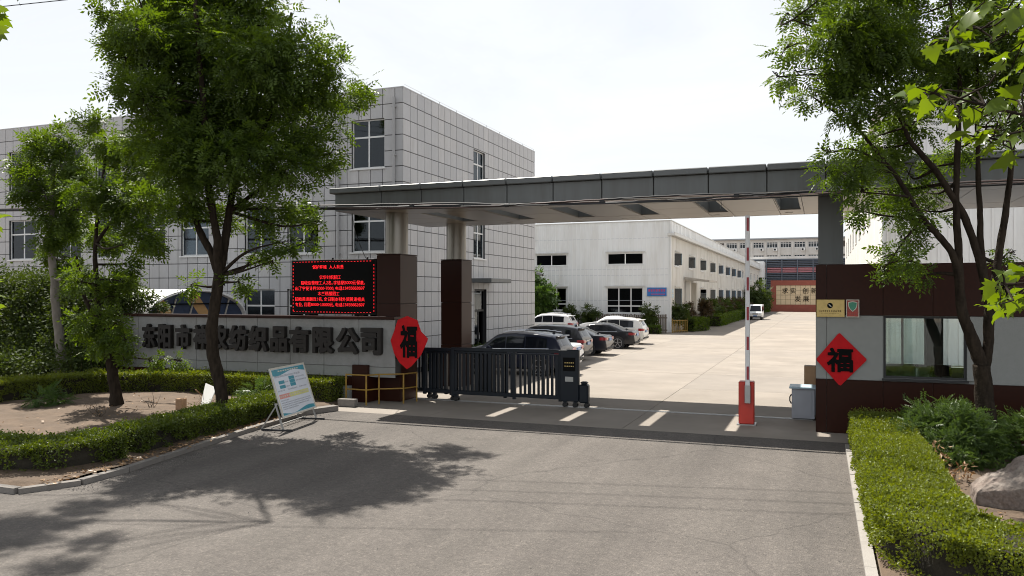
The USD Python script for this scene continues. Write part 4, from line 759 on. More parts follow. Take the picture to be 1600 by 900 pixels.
for z, lb in ((3.28, 'small pale blue notice above its twin by the factory corner'), (2.88, 'small pale blue notice below its twin by the factory corner')):
    t = thing('wall_notice', lb, 'notice', (FX, 66.6, z)); MB().bevel(FX + .045, FX + .07, 66.4, 67.1, z, z + .3, .005).build('board', M['boxblue'], t); mb = MB()
    for k in range(4): mb.box(FX + .0705, FX + .073, 66.5 + k * .13, 66.58 + k * .13, z + .1, z + .2)
    mb.build('print', M['white'], t)
pf = thing('brown_fence', 'low brown picket fence in front of the white factory hall', 'fence', (-20, 64.3, 0)); MB().box(-36, -11.6, 64.36, 64.4, .2, .3).box(-36, -11.6, 64.36, 64.4, 1.2, 1.3).build('rail', M['fence'], pf)
x, n = -11.7, 0; far_p = MB()
while x > -36:
    h = 1.5 + R.uniform(-.05, .05); q = MB().box(x - .06, x + .05, 64.3, 64.355, 0, h)
    if n < 110: q.build('picket', M['fence'], pf)
    x -= .15; n += 1
    if n >= 110: far_p.box(x - .06, x + .05, 64.3, 64.355, 0, h)
far_p.build('picket_row', M['fence'], pf, kind='stuff')
yf = thing('yellow_fence', 'short yellow steel fence beside the factory door path', 'fence', (-10.8, 66, 0)); a, c = np.array([-11.3, 65.2, 0]), np.array([-10.35, 66.6, 0])
for z in (.15, 1.0): MB().bar(a + [0, 0, z], c + [0, 0, z], .05).build('rail', M['yellow'], yf)
for k in range(10): p = a + (c - a) * k / 9; MB().bar(p, p + [0, 0, 1.15 if k in (0, 9) else 1.05], .07 if k in (0, 9) else .04).build('bar', M['yellow'], yf)
# dark louvred shed, red name wall and the far white block
lo = thing('louvred_shed', 'dark grey louvred shed with a pink band behind the red wall', 'shed', (-6, 172, 0)); LY = 172.0
MB().box(-16, 14, LY + .3, LY + 20, 0, 10.8).build('shell', M['innerwall'], lo)
z = 4.0
while z < 10.15:
    pk = 7.3 < z < 8.4
    MB().hexa([(-14, LY - .25, z), (12, LY - .25, z), (12, LY + .1, z + .2), (-14, LY + .1, z + .2), (-14, LY - .2, z + .14), (12, LY - .2, z + .14), (12, LY + .15, z + .3), (-14, LY + .15, z + .3)]).build('louvre_slat', M['louvrep'] if pk else M['louvre'], lo); z += .36
for x in np.arange(-13.5, 12, 3.0): MB().box(x - .1, x + .1, LY - .32, LY - .255, 0, 10.3).build('post', M['louvre'], lo)
MB().box(-16, 14, LY + .0, LY + .28, 10.35, 10.8).build('upper_wall', M['offwhite'], lo); MB().box(-16, 14, LY - .2, LY + .28, 0, 3.95).build('lower_wall', M['louvre'], lo)
rw = thing('red_name_wall', 'low red framed wall with beige stone tiles and dark characters at the yard end', 'sign wall', (-3, 150, 0)); RY = 150.0
RX0, RX1, RZ = -8.45, 5.0, 5.6
for r in cut((RX0, RX1, 0, RZ), [(RX0 + .9, RX1 - .9, 1.25, 4.7)]): put('frame', MB().box(r[0], r[1], RY, RY + .6, r[2] + .003, r[3]).mesh(), M['redwall'], rw)
for i in range(14):
    for j in range(4):
        w_, h_ = (RX1 - RX0 - 1.8) / 14, 3.45 / 4; x, z = RX0 + .9 + i * w_, 1.25 + j * h_; MB().box(x + .02, x + w_ - .02, RY + .1 + R.uniform(-.008, .008), RY + .4, z + .02, z + h_ - .02).build('stone_tile', M['beige'], rw)
MB().box(RX0 + .9, RX1 - .9, RY + .12, RY + .5, 1.26, 4.69).build('backing', M['joint'], rw)
for ch, x, z in (('求', -6.0, 3.75), ('实', -4.65, 3.75), ('创', -2.6, 3.75), ('新', -1.15, 3.75), ('发', -3.9, 2.3), ('展', -2.5, 2.3)): MB().poly(affinity.scale(glyph(ch, 0), 1.0, 1.0, origin=(0, 0)), .05, front(x, RY + .085, z)).build('character', M['ink'], rw)
fb = thing('far_white_block', 'distant off-white four storey block with rows of windows behind the shed', 'building', (-10, 215, 0)); BY = 215.0
fh = []
for i in range(15):
    for z in (15.05, 11.75, 8.4, 5.0): x = -33.2 + i * 3.35; fh.append((x, x + 2.65, z, z + 1.45))
b = MB()
for r in cut((-36, 20, 0, 17.2), fh): wallbox(b, 'y', BY, BY + .4, r)
b.box(-36, 20, BY + .4, BY + 12, 17.0, 17.2); b.box(-36, -35.6, BY + .4, BY + 12, 0, 17); b.box(-36, 20, BY + 6, BY + 6.2, 0, 17); b.build('wall', M['offwhite'], fb)
for i in range(16): x = -33.55 + i * 3.35; MB().box(x - .22, x + .22, BY - .22, BY, 0, 16.6).build('pier', M['offwhite'], fb)
MB().box(-36.4, 20.4, BY - .7, BY + 12, 17.22, 17.55).build('cornice', M['farfr'], fb); MB().box(-36, 20, BY - .3, BY - .0, 10.75, 10.95).build('string_course', M['offwhite'], fb)
for k, (a, c, z0, z1) in enumerate(fh):
    if z0 < 7 or a < -26 or a > 2: continue
    w = window(fb, 'y', BY, a, c, z0, z1, -1, mull=3, transom=.3, depth=.12, fw=.10, sill=True, sub=False)
    if k % 3 != 1:
        x = c - .5 - .6 * (k % 2); u = MB().box(x - .45, x + .45, BY - .55, BY - .2, z0 - .85, z0 - .2).build('air_conditioner', M['white'], fb); put('fan', MB().tube([(x - .1, BY - .556, z0 - .52), (x - .1, BY - .551, z0 - .52)], .26, 14).mesh(), M['joint'], u)
fb.GetCustomData()
# white hall on the right, behind the gatehouse
rh = thing('white_hall', 'tall white ribbed metal hall behind the gatehouse', 'factory', (2.6, 40, 0)); RX, RYF = 2.6, 40.0
Z0, Z1 = 11.7, 14.3
pg = Polygon([(RX, 0), (RX + 22, 0), (RX + 22, 11.7), (RX + 11, Z1), (RX, Z0)])
MB().poly(pg, .2, front(0, RYF + .2, 0)).build('front_wall', M['clad'], rh)
for k, x in enumerate(np.arange(RX + .2, RX + 14, .42)):
    zt = Z0 + (Z1 - Z0) * min((x - RX), 22 - (x - RX)) / 11
    put('cladding_rib', MB().box(x - .05, x + .05, RYF - .05, RYF - .001, .02, zt - .05).mesh(), M['clad'], rh)
b = MB()
rwin = [(y, y + 2.6, z, z + 1.6) for y in np.arange(43, 95, 6.2) for z in (3.2, 7.2)]
for r in cut((RYF + .2, 100, 0, Z0), rwin): wallbox(b, 'x', RX, RX + .2, r)
b.build('side_wall', M['clad2'], rh)
for s in rwin: window(rh, 'x', RX, *s, -1, mull=1, transom=None, depth=.05, fw=.09, sub=False)
MB().hexa([(RX - .3, RYF - .3, Z0 + .02), (RX + 11, RYF - .3, Z1 + .02), (RX + 11, 100, Z1 + .02), (RX - .3, 100, Z0 + .02), (RX - .3, RYF - .3, Z0 + .14), (RX + 11, RYF - .3, Z1 + .14), (RX + 11, 100, Z1 + .14), (RX - .3, 100, Z0 + .14)]).build('roof', M['gutter'], rh)
MB().box(RX + .3, RX + 22, RYF + 5, RYF + 5.2, 0, 11).build('inner_wall', M['innerwall'], rh); MB().box(RX + 4, RX + 4.2, RYF + 5.2, 100, 0, 11).build('inner_wall', M['innerwall'], rh)
MB().tube([(RX + .25, RYF - .12, .1), (RX + .25, RYF - .12, Z0)], .07, 8).build('downpipe', M['gutter'], rh, 40)
# arched car shelter behind the name wall
ar = thing('arched_shelter', 'white arched roof shelter with navy and tan end panels behind the name wall', 'shelter', (-23.5, 23.7, 0)); GXs, YC, HWd = -22.1, 23.75, 2.55
th = np.linspace(0, math.pi, 21); arc = np.c_[YC - np.cos(th) * HWd, 2.25 + np.sin(th) * 1.05]; mb = MB()
for i in range(20):
    (ya, za), (yb, zb_) = arc[i], arc[i+1]; xa, xb = -26.2, GXs + .18
    mb.hexa([(xa, ya, za), (xb, ya, za), (xb, yb, zb_), (xa, yb, zb_), (xa, ya, za + .08), (xb, ya, za + .08), (xb, yb, zb_ + .08), (xa, yb, zb_ + .08)])
mb.build('roof', M['tarpw'], ar)
full = Polygon(list(arc - [0, .02])); Ms = np.eye(4); Ms[:3, :3] = np.array([[0, 0, 1], [1, 0, 0], [0, 1, 0]]); Ms[:3, 3] = (GXs - .03, 0, 0)
for i in range(9):
    y = YC - HWd - 1.4 + i * .62; g = Polygon([(y, 3.5), (y + .61, 3.5), (y + 1.75, 2.2), (y + 1.14, 2.2)]).intersection(full)
    if g.area > .02: MB().poly(g, .03, Ms).build('gable_panel', M['tanp'] if i in (2, 5) else M['navyp'], ar)
for y in (22.4, 23.3, 24.4, 25.2): MB().bar((GXs + .05, y, 2.3), (GXs + .05, y + .25, 3.0), .045).build('strut', M['rust'], ar)
MB().bar((GXs + .06, YC - 2.1, 2.82), (GXs + .06, YC + 2.1, 2.82), .045).build('strut', M['black'], ar)
for x in (-26, GXs):
    for y in (YC - HWd + .1, YC + HWd - .1): MB().box(x - .06, x + .06, y - .06, y + .06, 0, 2.24).build('post', M['steeld'], ar)

# ------------------------------------------------------------------ foliage
def unit(a): return a / (np.linalg.norm(a, axis=-1, keepdims=True) + 1e-12)
def rnd_dir(n): return unit(N.normal(size=(n, 3)))
def spray_template(pairs=4, L=.30, ll=.085, lw=.036):
    """a compound leaf: leaflets as bent diamonds in pairs along a stalk"""
    v, f = [], []
    def leaflet(o, d):
        d = np.array([*d, 0.]); d /= np.linalg.norm(d); s = np.array([-d[1], d[0], 0]); n = len(v)
        v.extend([o, o + d * ll * .5 + s * lw * .5 + [0, 0, .006], o + d * ll - [0, 0, .010], o + d * ll * .5 - s * lw * .5 + [0, 0, .006]]); f.extend([(n, n + 1, n + 2), (n, n + 2, n + 3)])
    for i in range(pairs):
        o = np.array([L * (.3 + .7 * i / pairs), 0, -.05 * (i / pairs) ** 2])
        for sg in (-1, 1): leaflet(o, (.55, sg))
    leaflet(np.array([L, 0, -.05]), (1, 0)); return np.array(v), np.array(f)
def leaf_template(l=.04, w=.022): return np.array([(0, 0, 0), (l * .5, w / 2, .004), (l, 0, -.003), (l * .5, -w / 2, .004)]), np.array([(0, 1, 2), (0, 2, 3)])
def scatter(tmpl, pos, fwd, up, scale):
    v, f = tmpl; x = unit(fwd); z = unit(up - x * (up * x).sum(1, keepdims=True)); y = np.cross(z, x)
    B = np.stack([x, y, z], 1)                                            # rows: axes
    V = np.einsum('vk,nkj->nvj', v, B) * np.reshape(scale, (-1, 1, 1)) + pos[:, None, :]
    Fc = (f[None] + (np.arange(len(pos)) * len(v))[:, None, None]); return V.reshape(-1, 3), Fc.reshape(-1, 3)
LOCUST, LOCUST_BIG, BOX, BOXS, OVAL, BLADE = spray_template(3, .28, .112, .05), spray_template(3, .34, .14, .062), leaf_template(.036, .024), leaf_template(.045, .03), leaf_template(.11, .065), leaf_template(.16, .026)
def clumps(blobs, dens, spread=.30, clump=40):
    """leaf positions in clumps through the ellipsoids (centre, radii)"""
    P, D = [], []
    for c, r in blobs:
        c, r = np.asarray(c), np.asarray(r); n = max(int(dens * r[0] * r[2] * 4), 20); k = max(n // clump, 4)
        d = rnd_dir(k); tips = c + d * r * (N.random((k, 1)) ** .45) * N.uniform(.72, 1.12, (k, 1))
        i = N.integers(0, k, n); p = tips[i] + N.normal(size=(n, 3)) * np.minimum(spread, r.mean() * .35) * [1, 1, .75]
        P.append(p); D.append(unit(p - c + N.normal(size=(n, 3)) * .35 * r.mean()))
    return np.vstack(P), np.vstack(D)
def crown(blobs, dens, tmpl, droop=.45, spread=.30, sc=(.75, 1.2)):
    p, d = clumps(blobs, dens, spread); n = len(p)
    f = unit(d + N.normal(size=(n, 3)) * .55 - [0, 0, droop]); u = unit(np.array([0, 0, 1.]) + N.normal(size=(n, 3)) * .55)
    return scatter(tmpl, p, f, u, N.uniform(*sc, n))
def tree(name, label, limbs, blobs, dens, tmpl, lm, bm, group=None, twigs=5, spread=.30, droop=.45):
    base = limbs[0][0][0]; t = thing(name, label, 'tree', (base[0], base[1], 0), group); mb = MB(); nodes = []
    for pts, r0, r1 in limbs:
        p = smoothpath(pts, 6); n = len(p); r = np.linspace(r0, r1, n); 
        if pts is limbs[0][0]: r[:5] *= np.linspace(1.5, 1.0, 5)
        p = p + (meshkit.fbm(p * 1.7, 3, 5)[:, None] - .5) * .06 * np.r_[0, np.ones(n - 1)][:, None]; p, r = (np.repeat(p, 3, 0)[:-2], np.repeat(r, 3)[:-2]) if 0 else (smoothpath(p, 3), np.interp(np.linspace(0, 1, 3 * (n - 1) + 1), np.linspace(0, 1, n), r)); n = len(p); mb.tube(p, r, 16 if r[0] > .08 else 9); vv = mb.v[-1]; ax = p[np.minimum(np.arange(len(vv)) // (16 if r[0] > .08 else 9), n - 1)]; mb.v[-1] = vv + (vv - ax) * ((meshkit.fbm(vv * [16, 16, 3.0], 3, 21) - .5) * .42)[:, None]; nodes += [(q, rr) for q, rr in zip(p[n // 3:], r[n // 3:])]
    Q = np.array([q for q, _ in nodes]); QR = np.array([r for _, r in nodes])
    for c, r in blobs:
        c = np.asarray(c); dd = np.linalg.norm((Q - c) * [1, 1, 1.5], axis=1) + np.maximum(Q[:, 2] - c[2], 0) * 2; i = dd.argmin(); a = Q[i]; s = max(min(QR[i] * .6, .05), .018)
        mid = (a + c) / 2 + N.normal(size=3) * .08 * np.linalg.norm(c - a) + [0, 0, -.05]; mb.tube(smoothpath([a, mid, c], 4), np.linspace(s, .012, 9), 6)
        for _ in range(twigs):
            e = c + rnd_dir(1)[0] * r * N.uniform(.7, 1.05); m_ = (c + e) / 2 + N.normal(size=3) * .07; mb.tube([c, m_, e], [.012, .008, .004], 4, False)
    mb.build('trunk', bm, t, True); put('crown', crown(blobs, dens, tmpl, droop, spread), lm, t); return t
def blob(u, v, rpx, zc, dz=0., sy=1.): s = zc / F; rpx = max(rpx * .70, rpx - 13); c = at(u, v, zc + dz); r = rpx * s; return c, np.array([r, r * sy, r * .9])
def L(zc, *uv, dz=None): return [at(u, v, zc + (0 if dz is None else dz * i / len(uv))) for i, (u, v) in enumerate(uv)]
# big locust tree in the left bed
zb = 19.3; jit = lambda: N.uniform(-1.5, 1.2)
limbs = [(L(zb, (349, 672), (347, 620), (335, 565), (331, 515), (336, 470), (343, 430)), .15, .125), (L(zb, (343, 432), (330, 395), (308, 350), (292, 275), (258, 235), (205, 190)), .105, .03),
         (L(zb, (343, 432), (350, 390), (358, 330), (372, 270), (408, 210), (440, 120), (455, 20)), .12, .03), (L(zb, (343, 434), (340, 380), (330, 320), (322, 220), (312, 100), (300, -60), (290, -200), dz=-1.5), .11, .03),
         (L(zb, (358, 330), (400, 300), (455, 255), (520, 190)), .06, .02), (L(zb, (322, 220), (280, 150), (240, 60), (215, -10), dz=-1.), .06, .015), (L(zb, (312, 100), (350, 0), (380, -120), (400, -230)), .06, .02)]
B1 = [blob(u, v, r, zb, jit()) for u, v, r in ((232, 62, 62), (300, 25, 80), (380, 40, 80), (458, 88, 66), (515, 128, 52), (552, 160, 32), (222, 150, 48), (320, 130, 85), (415, 160, 85), (485, 205, 55), (275, 225, 75), (368, 245, 80), (448, 258, 55), (517, 240, 28), (292, 312, 50), (415, 325, 45), (465, 330, 30),
      (345, 345, 30), (205, 215, 42), (235, 320, 38), (195, 90, 32), (185, 20, 28), (335, 200, 70), (398, 95, 70))]
B1 += [blob(u, v, r, zb, N.uniform(-1.5, .8)) for u, v, r in ((212, 45, 46), (265, 70, 58), (325, 65, 66), (270, -25, 60), (345, -40, 66), (410, -30, 60), (255, 165, 55), (300, 265, 55))]
B1 += [blob(u, v, r, zb) for u, v, r in ((298, 445, 17), (372, 440, 20), (440, 378, 24), (400, 395, 17), (496, 345, 20), (425, 408, 10), (486, 375, 12))]
def lift(uv, z, r):
    while True:                                                        # raise along the sun ray until the clump clears the frame
        c = gr(*uv) + SUN / SUN[2] * z; zc_ = -ST * c[0] + CT * c[1]
        if HV - F * (z - r * 1.3 - H) / zc_ < -4 or z > 18: return np.array([c[0], c[1], z]), np.array([r, r, r * .85])
        z += .2
def over(u, v, z, r): c = gr(u, v) + SUN / SUN[2] * z; return lift(np.array([u, v]), z, r)
B1 += [over(u, v, z, r) for u, v, z, r in ((690, 704, 12, .45), (735, 714, 12, .28), (600, 772, 12, .42), (500, 787, 12, .4), (560, 790, 12, .3), (145, 795, 13.2, .36), (90, 810, 13.2, .38), (30, 822, 13.2, .42), (155, 848, 13.6, .26), (20, 862, 13.6, .36), (75, 884, 13.8, .28), (215, 778, 13.0, .28), (-40, 840, 13.2, .6), (70, 735, 12.5, .5), (10, 700, 12.5, .55), (120, 700, 12.5, .35), (-60, 740, 12.8, .7))]
tree('locust_tree', 'tallest locust tree with forked dark trunk growing in front of the name wall', limbs, B1, 265, LOCUST, M['leafa'], M['bark'])
zb = 21.7
limbs = [(L(zb, (183, 648), (178, 600), (170, 550), (160, 522), (148, 500)), .16, .11), (L(zb, (160, 522), (140, 482), (127, 447), (120, 400)), .07, .03), (L(zb, (152, 505), (153, 460), (150, 425), (150, 360), (160, 280), (165, 215)), .09, .025), (L(zb, (150, 380), (185, 330), (225, 280)), .05, .02), (L(zb, (165, 545), (195, 556), (235, 561), (280, 563)), .03, .012)]
jit = lambda: N.uniform(-1.2, .8)
B2 = [blob(u, v, r, zb, jit()) for u, v, r in ((140, 195, 24), (165, 225, 34), (200, 262, 40), (240, 285, 34), (150, 300, 42), (205, 325, 46), (165, 375, 34), (222, 372, 34), (195, 412, 22), (128, 440, 18), (118, 420, 20), (190, 440, 24), (170, 462, 22))]
B2 += [blob(u, v, r, zb, d) for u, v, r, d in ((155, 505, 26, -.4), (132, 505, 22, 0), (180, 505, 20, -.5), (172, 540, 22, -.6), (195, 530, 14, -.8), (190, 555, 14, -.8), (148, 540, 18, 0), (232, 561, 9, -1), (256, 560, 8, -1), (280, 563, 6, -1))]
tree('locust_tree', 'smaller leaning locust tree with low leafy boughs at the left end of the name wall', limbs, B2, 360, LOCUST, M['leafa'], M['bark'])
zb = 26.5
limbs = [(L(zb, (99, 612), (95, 560), (90, 500), (84, 430), (80, 380), (82, 300), (85, 240)), .18, .06), (L(zb, (82, 330), (60, 290), (35, 262)), .05, .02), (L(zb, (82, 300), (105, 270), (118, 240)), .05, .02)]
B3 = [blob(u, v, r, zb, N.uniform(-1.2, 1)) for u, v, r in ((28, 258, 24), (62, 232, 32), (60, 285, 42), (104, 262, 42), (85, 330, 42), (112, 352, 38), (100, 402, 32), (118, 435, 22), (68, 372, 22), (38, 300, 22), (95, 215, 24), (45, 222, 18), (125, 300, 30))]
tree('locust_tree', 'young locust tree with a slim pale straight trunk near the left edge', limbs, B3, 250, LOCUST_BIG, M['leafa'], M['barkp'])
# many stemmed tree in front of the gatehouse
zb = 14.8
limbs = [(L(zb, (1546, 735), (1543, 690), (1541, 640), (1533, 570)), .19, .15), (L(zb, (1533, 572), (1520, 530), (1505, 490), (1497, 430), (1486, 395), (1442, 340), (1392, 265), (1340, 200)), .12, .025), (L(zb, (1502, 470), (1498, 420), (1495, 350), (1495, 250), (1500, 150), (1492, 60), (1480, -40)), .085, .02),
         (L(zb, (1538, 575), (1545, 520), (1538, 440), (1507, 340), (1460, 265), (1420, 215), (1395, 165), (1300, 90)), .10, .02, ), (L(zb, (1540, 460), (1533, 390), (1530, 300), (1526, 150), (1530, 40)), .075, .02), (L(zb, (1545, 520), (1556, 430), (1570, 340), (1580, 260), (1585, 130), (1570, 60)), .085, .02), (L(zb, (1420, 215), (1370, 120), (1310, 60), (1240, 30)), .035, .012), (L(zb, (1442, 340), (1410, 380), (1390, 410)), .03, .012)]
BR_ = [blob(u, v, r, zb, N.uniform(-1.2, 1.2)) for u, v, r in ((1262, 28, 38), (1325, 20, 55), (1245, 112, 26), (1298, 112, 50), (1380, 80, 62), (1338, 165, 46), (1402, 160, 42), (1268, 150, 24), (1460, 60, 62), (1540, 60, 52), (1300, 238, 14), (1335, 262, 36), (1372, 232, 38), (1300, 268, 26), (1420, 272, 34), (1345, 300, 22),
       (1402, 340, 30), (1392, 398, 24), (1384, 425, 20), (1424, 408, 22), (1450, 330, 24), (1500, 230, 32), (1560, 190, 34), (1480, 160, 36), (1590, 110, 36), (1440, 430, 14), (1215, 120, 14), (1228, 75, 16), (1430, 120, 45), (1345, 330, 12), (1260, 66, 22), (1515, 130, 40), (1230, 20, 14), (1460, 260, 18), (1575, 395, 12))]
BR_ += [blob(u, v, r, zb, N.uniform(-1, 1.6)) for u, v, r in ((1480, 90, 55), (1545, 130, 50), (1590, 50, 50), (1360, 60, 60), (1300, 60, 50), (1430, 190, 45), (1400, 30, 55), (1520, 20, 55), (1390, 300, 36), (1360, 215, 36), (1440, 300, 30), (1410, 375, 28), (1595, 180, 34))]
BR_ += [blob(u, v, r, zb, N.uniform(-1.2, 1)) for u, v, r in ((1300, -50, 60), (1420, -60, 80), (1540, -60, 70), (1380, -150, 80), (1500, -160, 80))]
tree('many_stemmed_tree', 'dark tree of several slender stems standing in front of the gatehouse window', limbs, BR_, 300, spray_template(4, .30, .095, .040), M['leafa'], M['bark'], spread=.22)
# broad plane leaves that reach in from trees beside the viewpoint: every leaf is a part
def plane_leaf():
    half = [(0, .0), (.10, .02), (.30, -.10), (.26, .06), (.56, .10), (.44, .22), (.52, .34), (.34, .36), (.42, .62), (.26, .56), (.16, .72), (0, 1.0)]
    g = Polygon(half + [(-x, y) for x, y in half[-2:0:-1]]); v, f = trimesh.creation.triangulate_polygon(g.segmentize(.2), engine='earcut')
    z = -.55 * np.abs(v[:, 0]) ** 1.3 - .40 * (v[:, 1] - .3) ** 2 + .05 * np.sin(v[:, 1] * 9); return np.c_[v, z], f
PLV, PLF = plane_leaf()
def plane_tree(label, limbs, leaves, zc, size, lean):
    base = limbs[0][0][0]; t = thing('plane_tree', label, 'tree', (base[0], base[1], 0)); mb = MB()
    for pts, r0, r1 in limbs: p = smoothpath(pts, 5); mb.tube(p, np.linspace(r0, r1, len(p)), 8)
    Q = np.vstack([smoothpath(l[0], 5)[8:] for l in limbs[1:]] + [np.asarray(limbs[1][0])]); pl = []
    for u, v, dz in leaves:
        o = at(u, v, zc + dz); i = np.linalg.norm(Q - o, axis=1).argmin(); q = Q[i]; m = (q + o) / 2 + N.normal(size=3) * .03; mb.tube([q, m, o], [.009, .006, .004], 5, False)
        s = size * N.uniform(.75, 1.2); d = unit(np.array([lean, 0, -.55]) * .6 + N.normal(size=3) * .55); n = unit(np.array([-.3, .2, 1.]) + N.normal(size=3) * .45); n = unit(n - d * n.dot(d)); x = np.cross(d, n)
        pl.append((PLV[:, :1] * x + PLV[:, 1:2] * d + PLV[:, 2:] * n) * s + o)
    mb.build('trunk', M['bark'], t, True)
    for V in pl: put('leaf', (V, PLF), M['leafp'], t, True)
zc = 5.6; P3 = lambda *a: [at(u, v, z) for u, v, z in a]
lv = []
for u, v in ((1460, 72), (1485, 52), (1500, 80), (1520, 60), (1532, 88), (1560, 40), (1580, 28), (1592, 60), (1575, 95), (1555, 70), (1545, 18), (1600, 15), (1512, 30), (1590, 2), (1415, 160), (1432, 148), (1450, 166), (1470, 150), (1485, 160), (1495, 175), (1507, 155), (1442, 176), (1474, 186), (1500, 200), (1520, 180), (1545, 170), (1560, 190),
             (1572, 165), (1535, 215), (1550, 235), (1575, 225), (1590, 210), (1582, 250), (1600, 235), (1600, 180), (1525, 230), (1492, 216), (1548, 466), (1560, 455), (1575, 470), (1590, 450), (1600, 480), (1562, 492), (1585, 500), (1600, 442), (1566, 440), (1595, 425), (1580, 120), (1605, 130), (1602, 85)):
    lv.append((u, v - 12, N.uniform(-.35, .35)))
    if N.random() < .55: lv.append((u + N.uniform(-14, 16), v - 12 + N.uniform(-12, 12), N.uniform(-.5, .5)))
limbs = [(P3((1990, 1160, 5.6), (1985, 700, 5.6), (1960, 300, 5.6), (1930, -200, 5.7)), .16, .10), (P3((1965, 360, 5.6), (1800, 250, 5.6), (1650, 195, 5.6), (1540, 165, 5.6), (1440, 140, 5.5)), .022, .004), (P3((1935, 0, 5.7), (1780, 20, 5.6), (1640, 35, 5.6), (1560, 40, 5.5), (1480, 50, 5.5)), .022, .004), (P3((1970, 520, 5.6), (1800, 470, 5.6), (1660, 440, 5.6), (1570, 445, 5.5)), .02, .004), (P3((1650, 195, 5.6), (1600, 205, 5.6), (1540, 215, 5.5)), .012, .005)]
plane_tree('plane tree whose broad bright green leaves hang in at the right edge', limbs, lv, zc, .155, -.5)
lv = [(u, v, N.uniform(-.2, .3)) for u, v in ((-16, 10), (-8, 22), (-14, 36), (-22, 30), (-10, 2), (-18, 322), (-22, 340), (-14, 345), (-20, 362), (-26, 330), (-22, 445), (-14, 455), (-18, 482), (-28, 470), (-32, 20), (-32, 350), (-36, 460))]
limbs = [(P3((-420, 1250, 5.), (-410, 700, 5.), (-380, 200, 5.), (-370, -200, 5.)), .15, .10), (P3((-385, 260, 5.), (-240, 40, 5.), (-110, 10, 5.), (-10, 10, 5.)), .03, .006), (P3((-395, 460, 5.), (-250, 340, 5.), (-120, 320, 5.), (-8, 330, 5.)), .03, .006), (P3((-400, 560, 5.), (-250, 460, 5.), (-120, 440, 5.), (-8, 450, 5.)), .03, .006)]
plane_tree('plane tree of which only a few dark leaves show at the left edge', limbs, lv, 5.0, .15, .5)

# clipped hedges
def hedge(name, label, path, w, h, seed, per, lm, tmpl=BOX, base=.06, gap=0., patch=1.):
    path = np.asarray(path, float); S = shapely.LineString(path); Ln = S.length; t = thing(name, label, 'hedge', (path[0][0], path[0][1], 0))
    cum = np.r_[0, np.cumsum(np.linalg.norm(np.diff(path, axis=0), axis=1))]; ip = lambda x: np.c_[np.interp(x, cum, path[:, 0]), np.interp(x, cum, path[:, 1])]
    def frame_at(s): d = unit(ip(np.minimum(s + .15, Ln)) - ip(np.maximum(s - .15, 0))); return ip(s), np.c_[-d[:, 1], d[:, 0]]
    st = np.linspace(0, Ln, int(Ln / .25) + 2); P, q = frame_at(st); k = .86
    prof = [(-.42, base), (-.47, h * .45), (-.42, h * .93), (0, h * .97), (.42, h * .93), (.47, h * .45), (.42, base)]; V, f = [], []
    for a, z in prof: V.append(np.c_[P + q * a * w * k, np.full(len(P), z * .94)])
    V = np.stack(V, 1).reshape(-1, 3); m = len(prof); V += (meshkit.fbm(V * 5, 3, seed)[:, None] - .5) * .10
    for i in range(len(st) - 1):
        for j in range(m - 1): a = i * m + j; f += [(a, a + m, a + m + 1), (a, a + m + 1, a + 1)]
    for e in (0, (len(st) - 1) * m): f += [(e, e + j, e + j + 1) for j in range(1, m - 1)]
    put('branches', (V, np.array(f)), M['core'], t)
    A = Ln * (w + 2 * h) + 2 * w * h; n = int(A * per); side = N.random(n); s = N.random(n) * Ln; zz = N.random(n); a = N.uniform(-.5, .5, n); out = np.zeros((n, 3))
    top = side < (w / (w + 2 * h)) * 1.15; L_ = ~top & (N.random(n) < .5); Rr = ~top & ~L_
    z = base + (h - base) * np.where(top, 1.0, zz ** .75); a[L_], a[Rr] = -.5, .5
    P, q = frame_at(s); lump = (meshkit.fbm(np.c_[P * 2.6, z * 2.6], 4, seed) - .5); edge = np.where(top, 1 - np.abs(a * 2) ** 6 * .12, 1.)
    z = np.where(top, z * edge + lump * .30 - np.abs(N.normal(size=n)) * .05 + (N.random(n) < .09) * N.random(n) * .11, z)
    aa = a * w * (1 + np.where(top, 0, lump * .35)) - np.where(top, 0, np.sign(a) * np.abs(N.normal(size=n)) * .06)
    xy = P + q * aa[:, None]
    ends = N.random(n) < (w * h * 2) / A * 1.3
    nb = ends.sum(); se = np.where(N.random(nb) < .5, -.02, Ln + .02); Pe, qe = frame_at(np.clip(se, 0, Ln)); zz2 = base + (h - base) * N.random(nb); dirn = np.where(se < 0, -1., 1.)[:, None] * np.c_[qe[:, 1], -qe[:, 0]]
    xy[ends] = Pe + qe * N.uniform(-.5, .5, nb)[:, None] * w + dirn * N.normal(size=nb)[:, None] * .05; z[ends] = zz2
    out = np.c_[q * np.sign(a)[:, None] * np.where(top, .3, 1.)[:, None], np.where(top, 1., .35)]
    keep = (meshkit.fbm(np.c_[xy * 3.5, z * 3.5], 3, seed + 9) > np.where(top, .26, .36) * patch * np.where(z < .25, 1.15, 1)); p = np.c_[xy, z][keep]; o = out[keep]; n = len(p)
    put('foliage', scatter(tmpl, p, unit(o + N.normal(size=(n, 3)) * .8), unit(o + N.normal(size=(n, 3)) * .6), N.uniform(.7, 1.35, n)), lm, t); return t
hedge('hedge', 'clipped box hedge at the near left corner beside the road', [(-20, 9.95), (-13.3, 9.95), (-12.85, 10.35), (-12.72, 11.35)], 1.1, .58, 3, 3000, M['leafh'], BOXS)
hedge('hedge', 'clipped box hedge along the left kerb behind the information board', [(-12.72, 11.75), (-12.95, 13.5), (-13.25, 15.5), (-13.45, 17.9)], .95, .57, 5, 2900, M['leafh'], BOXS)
hedge('hedge', 'curved clipped hedge between the dry bed and the name wall', [(-13.2, 19.72), (-17, 19.78), (-19.6, 19.6), (-21.1, 18.6), (-21.75, 16.8), (-22.0, 12.5)], .85, .74, 7, 2300, M['leafr'], BOXS)
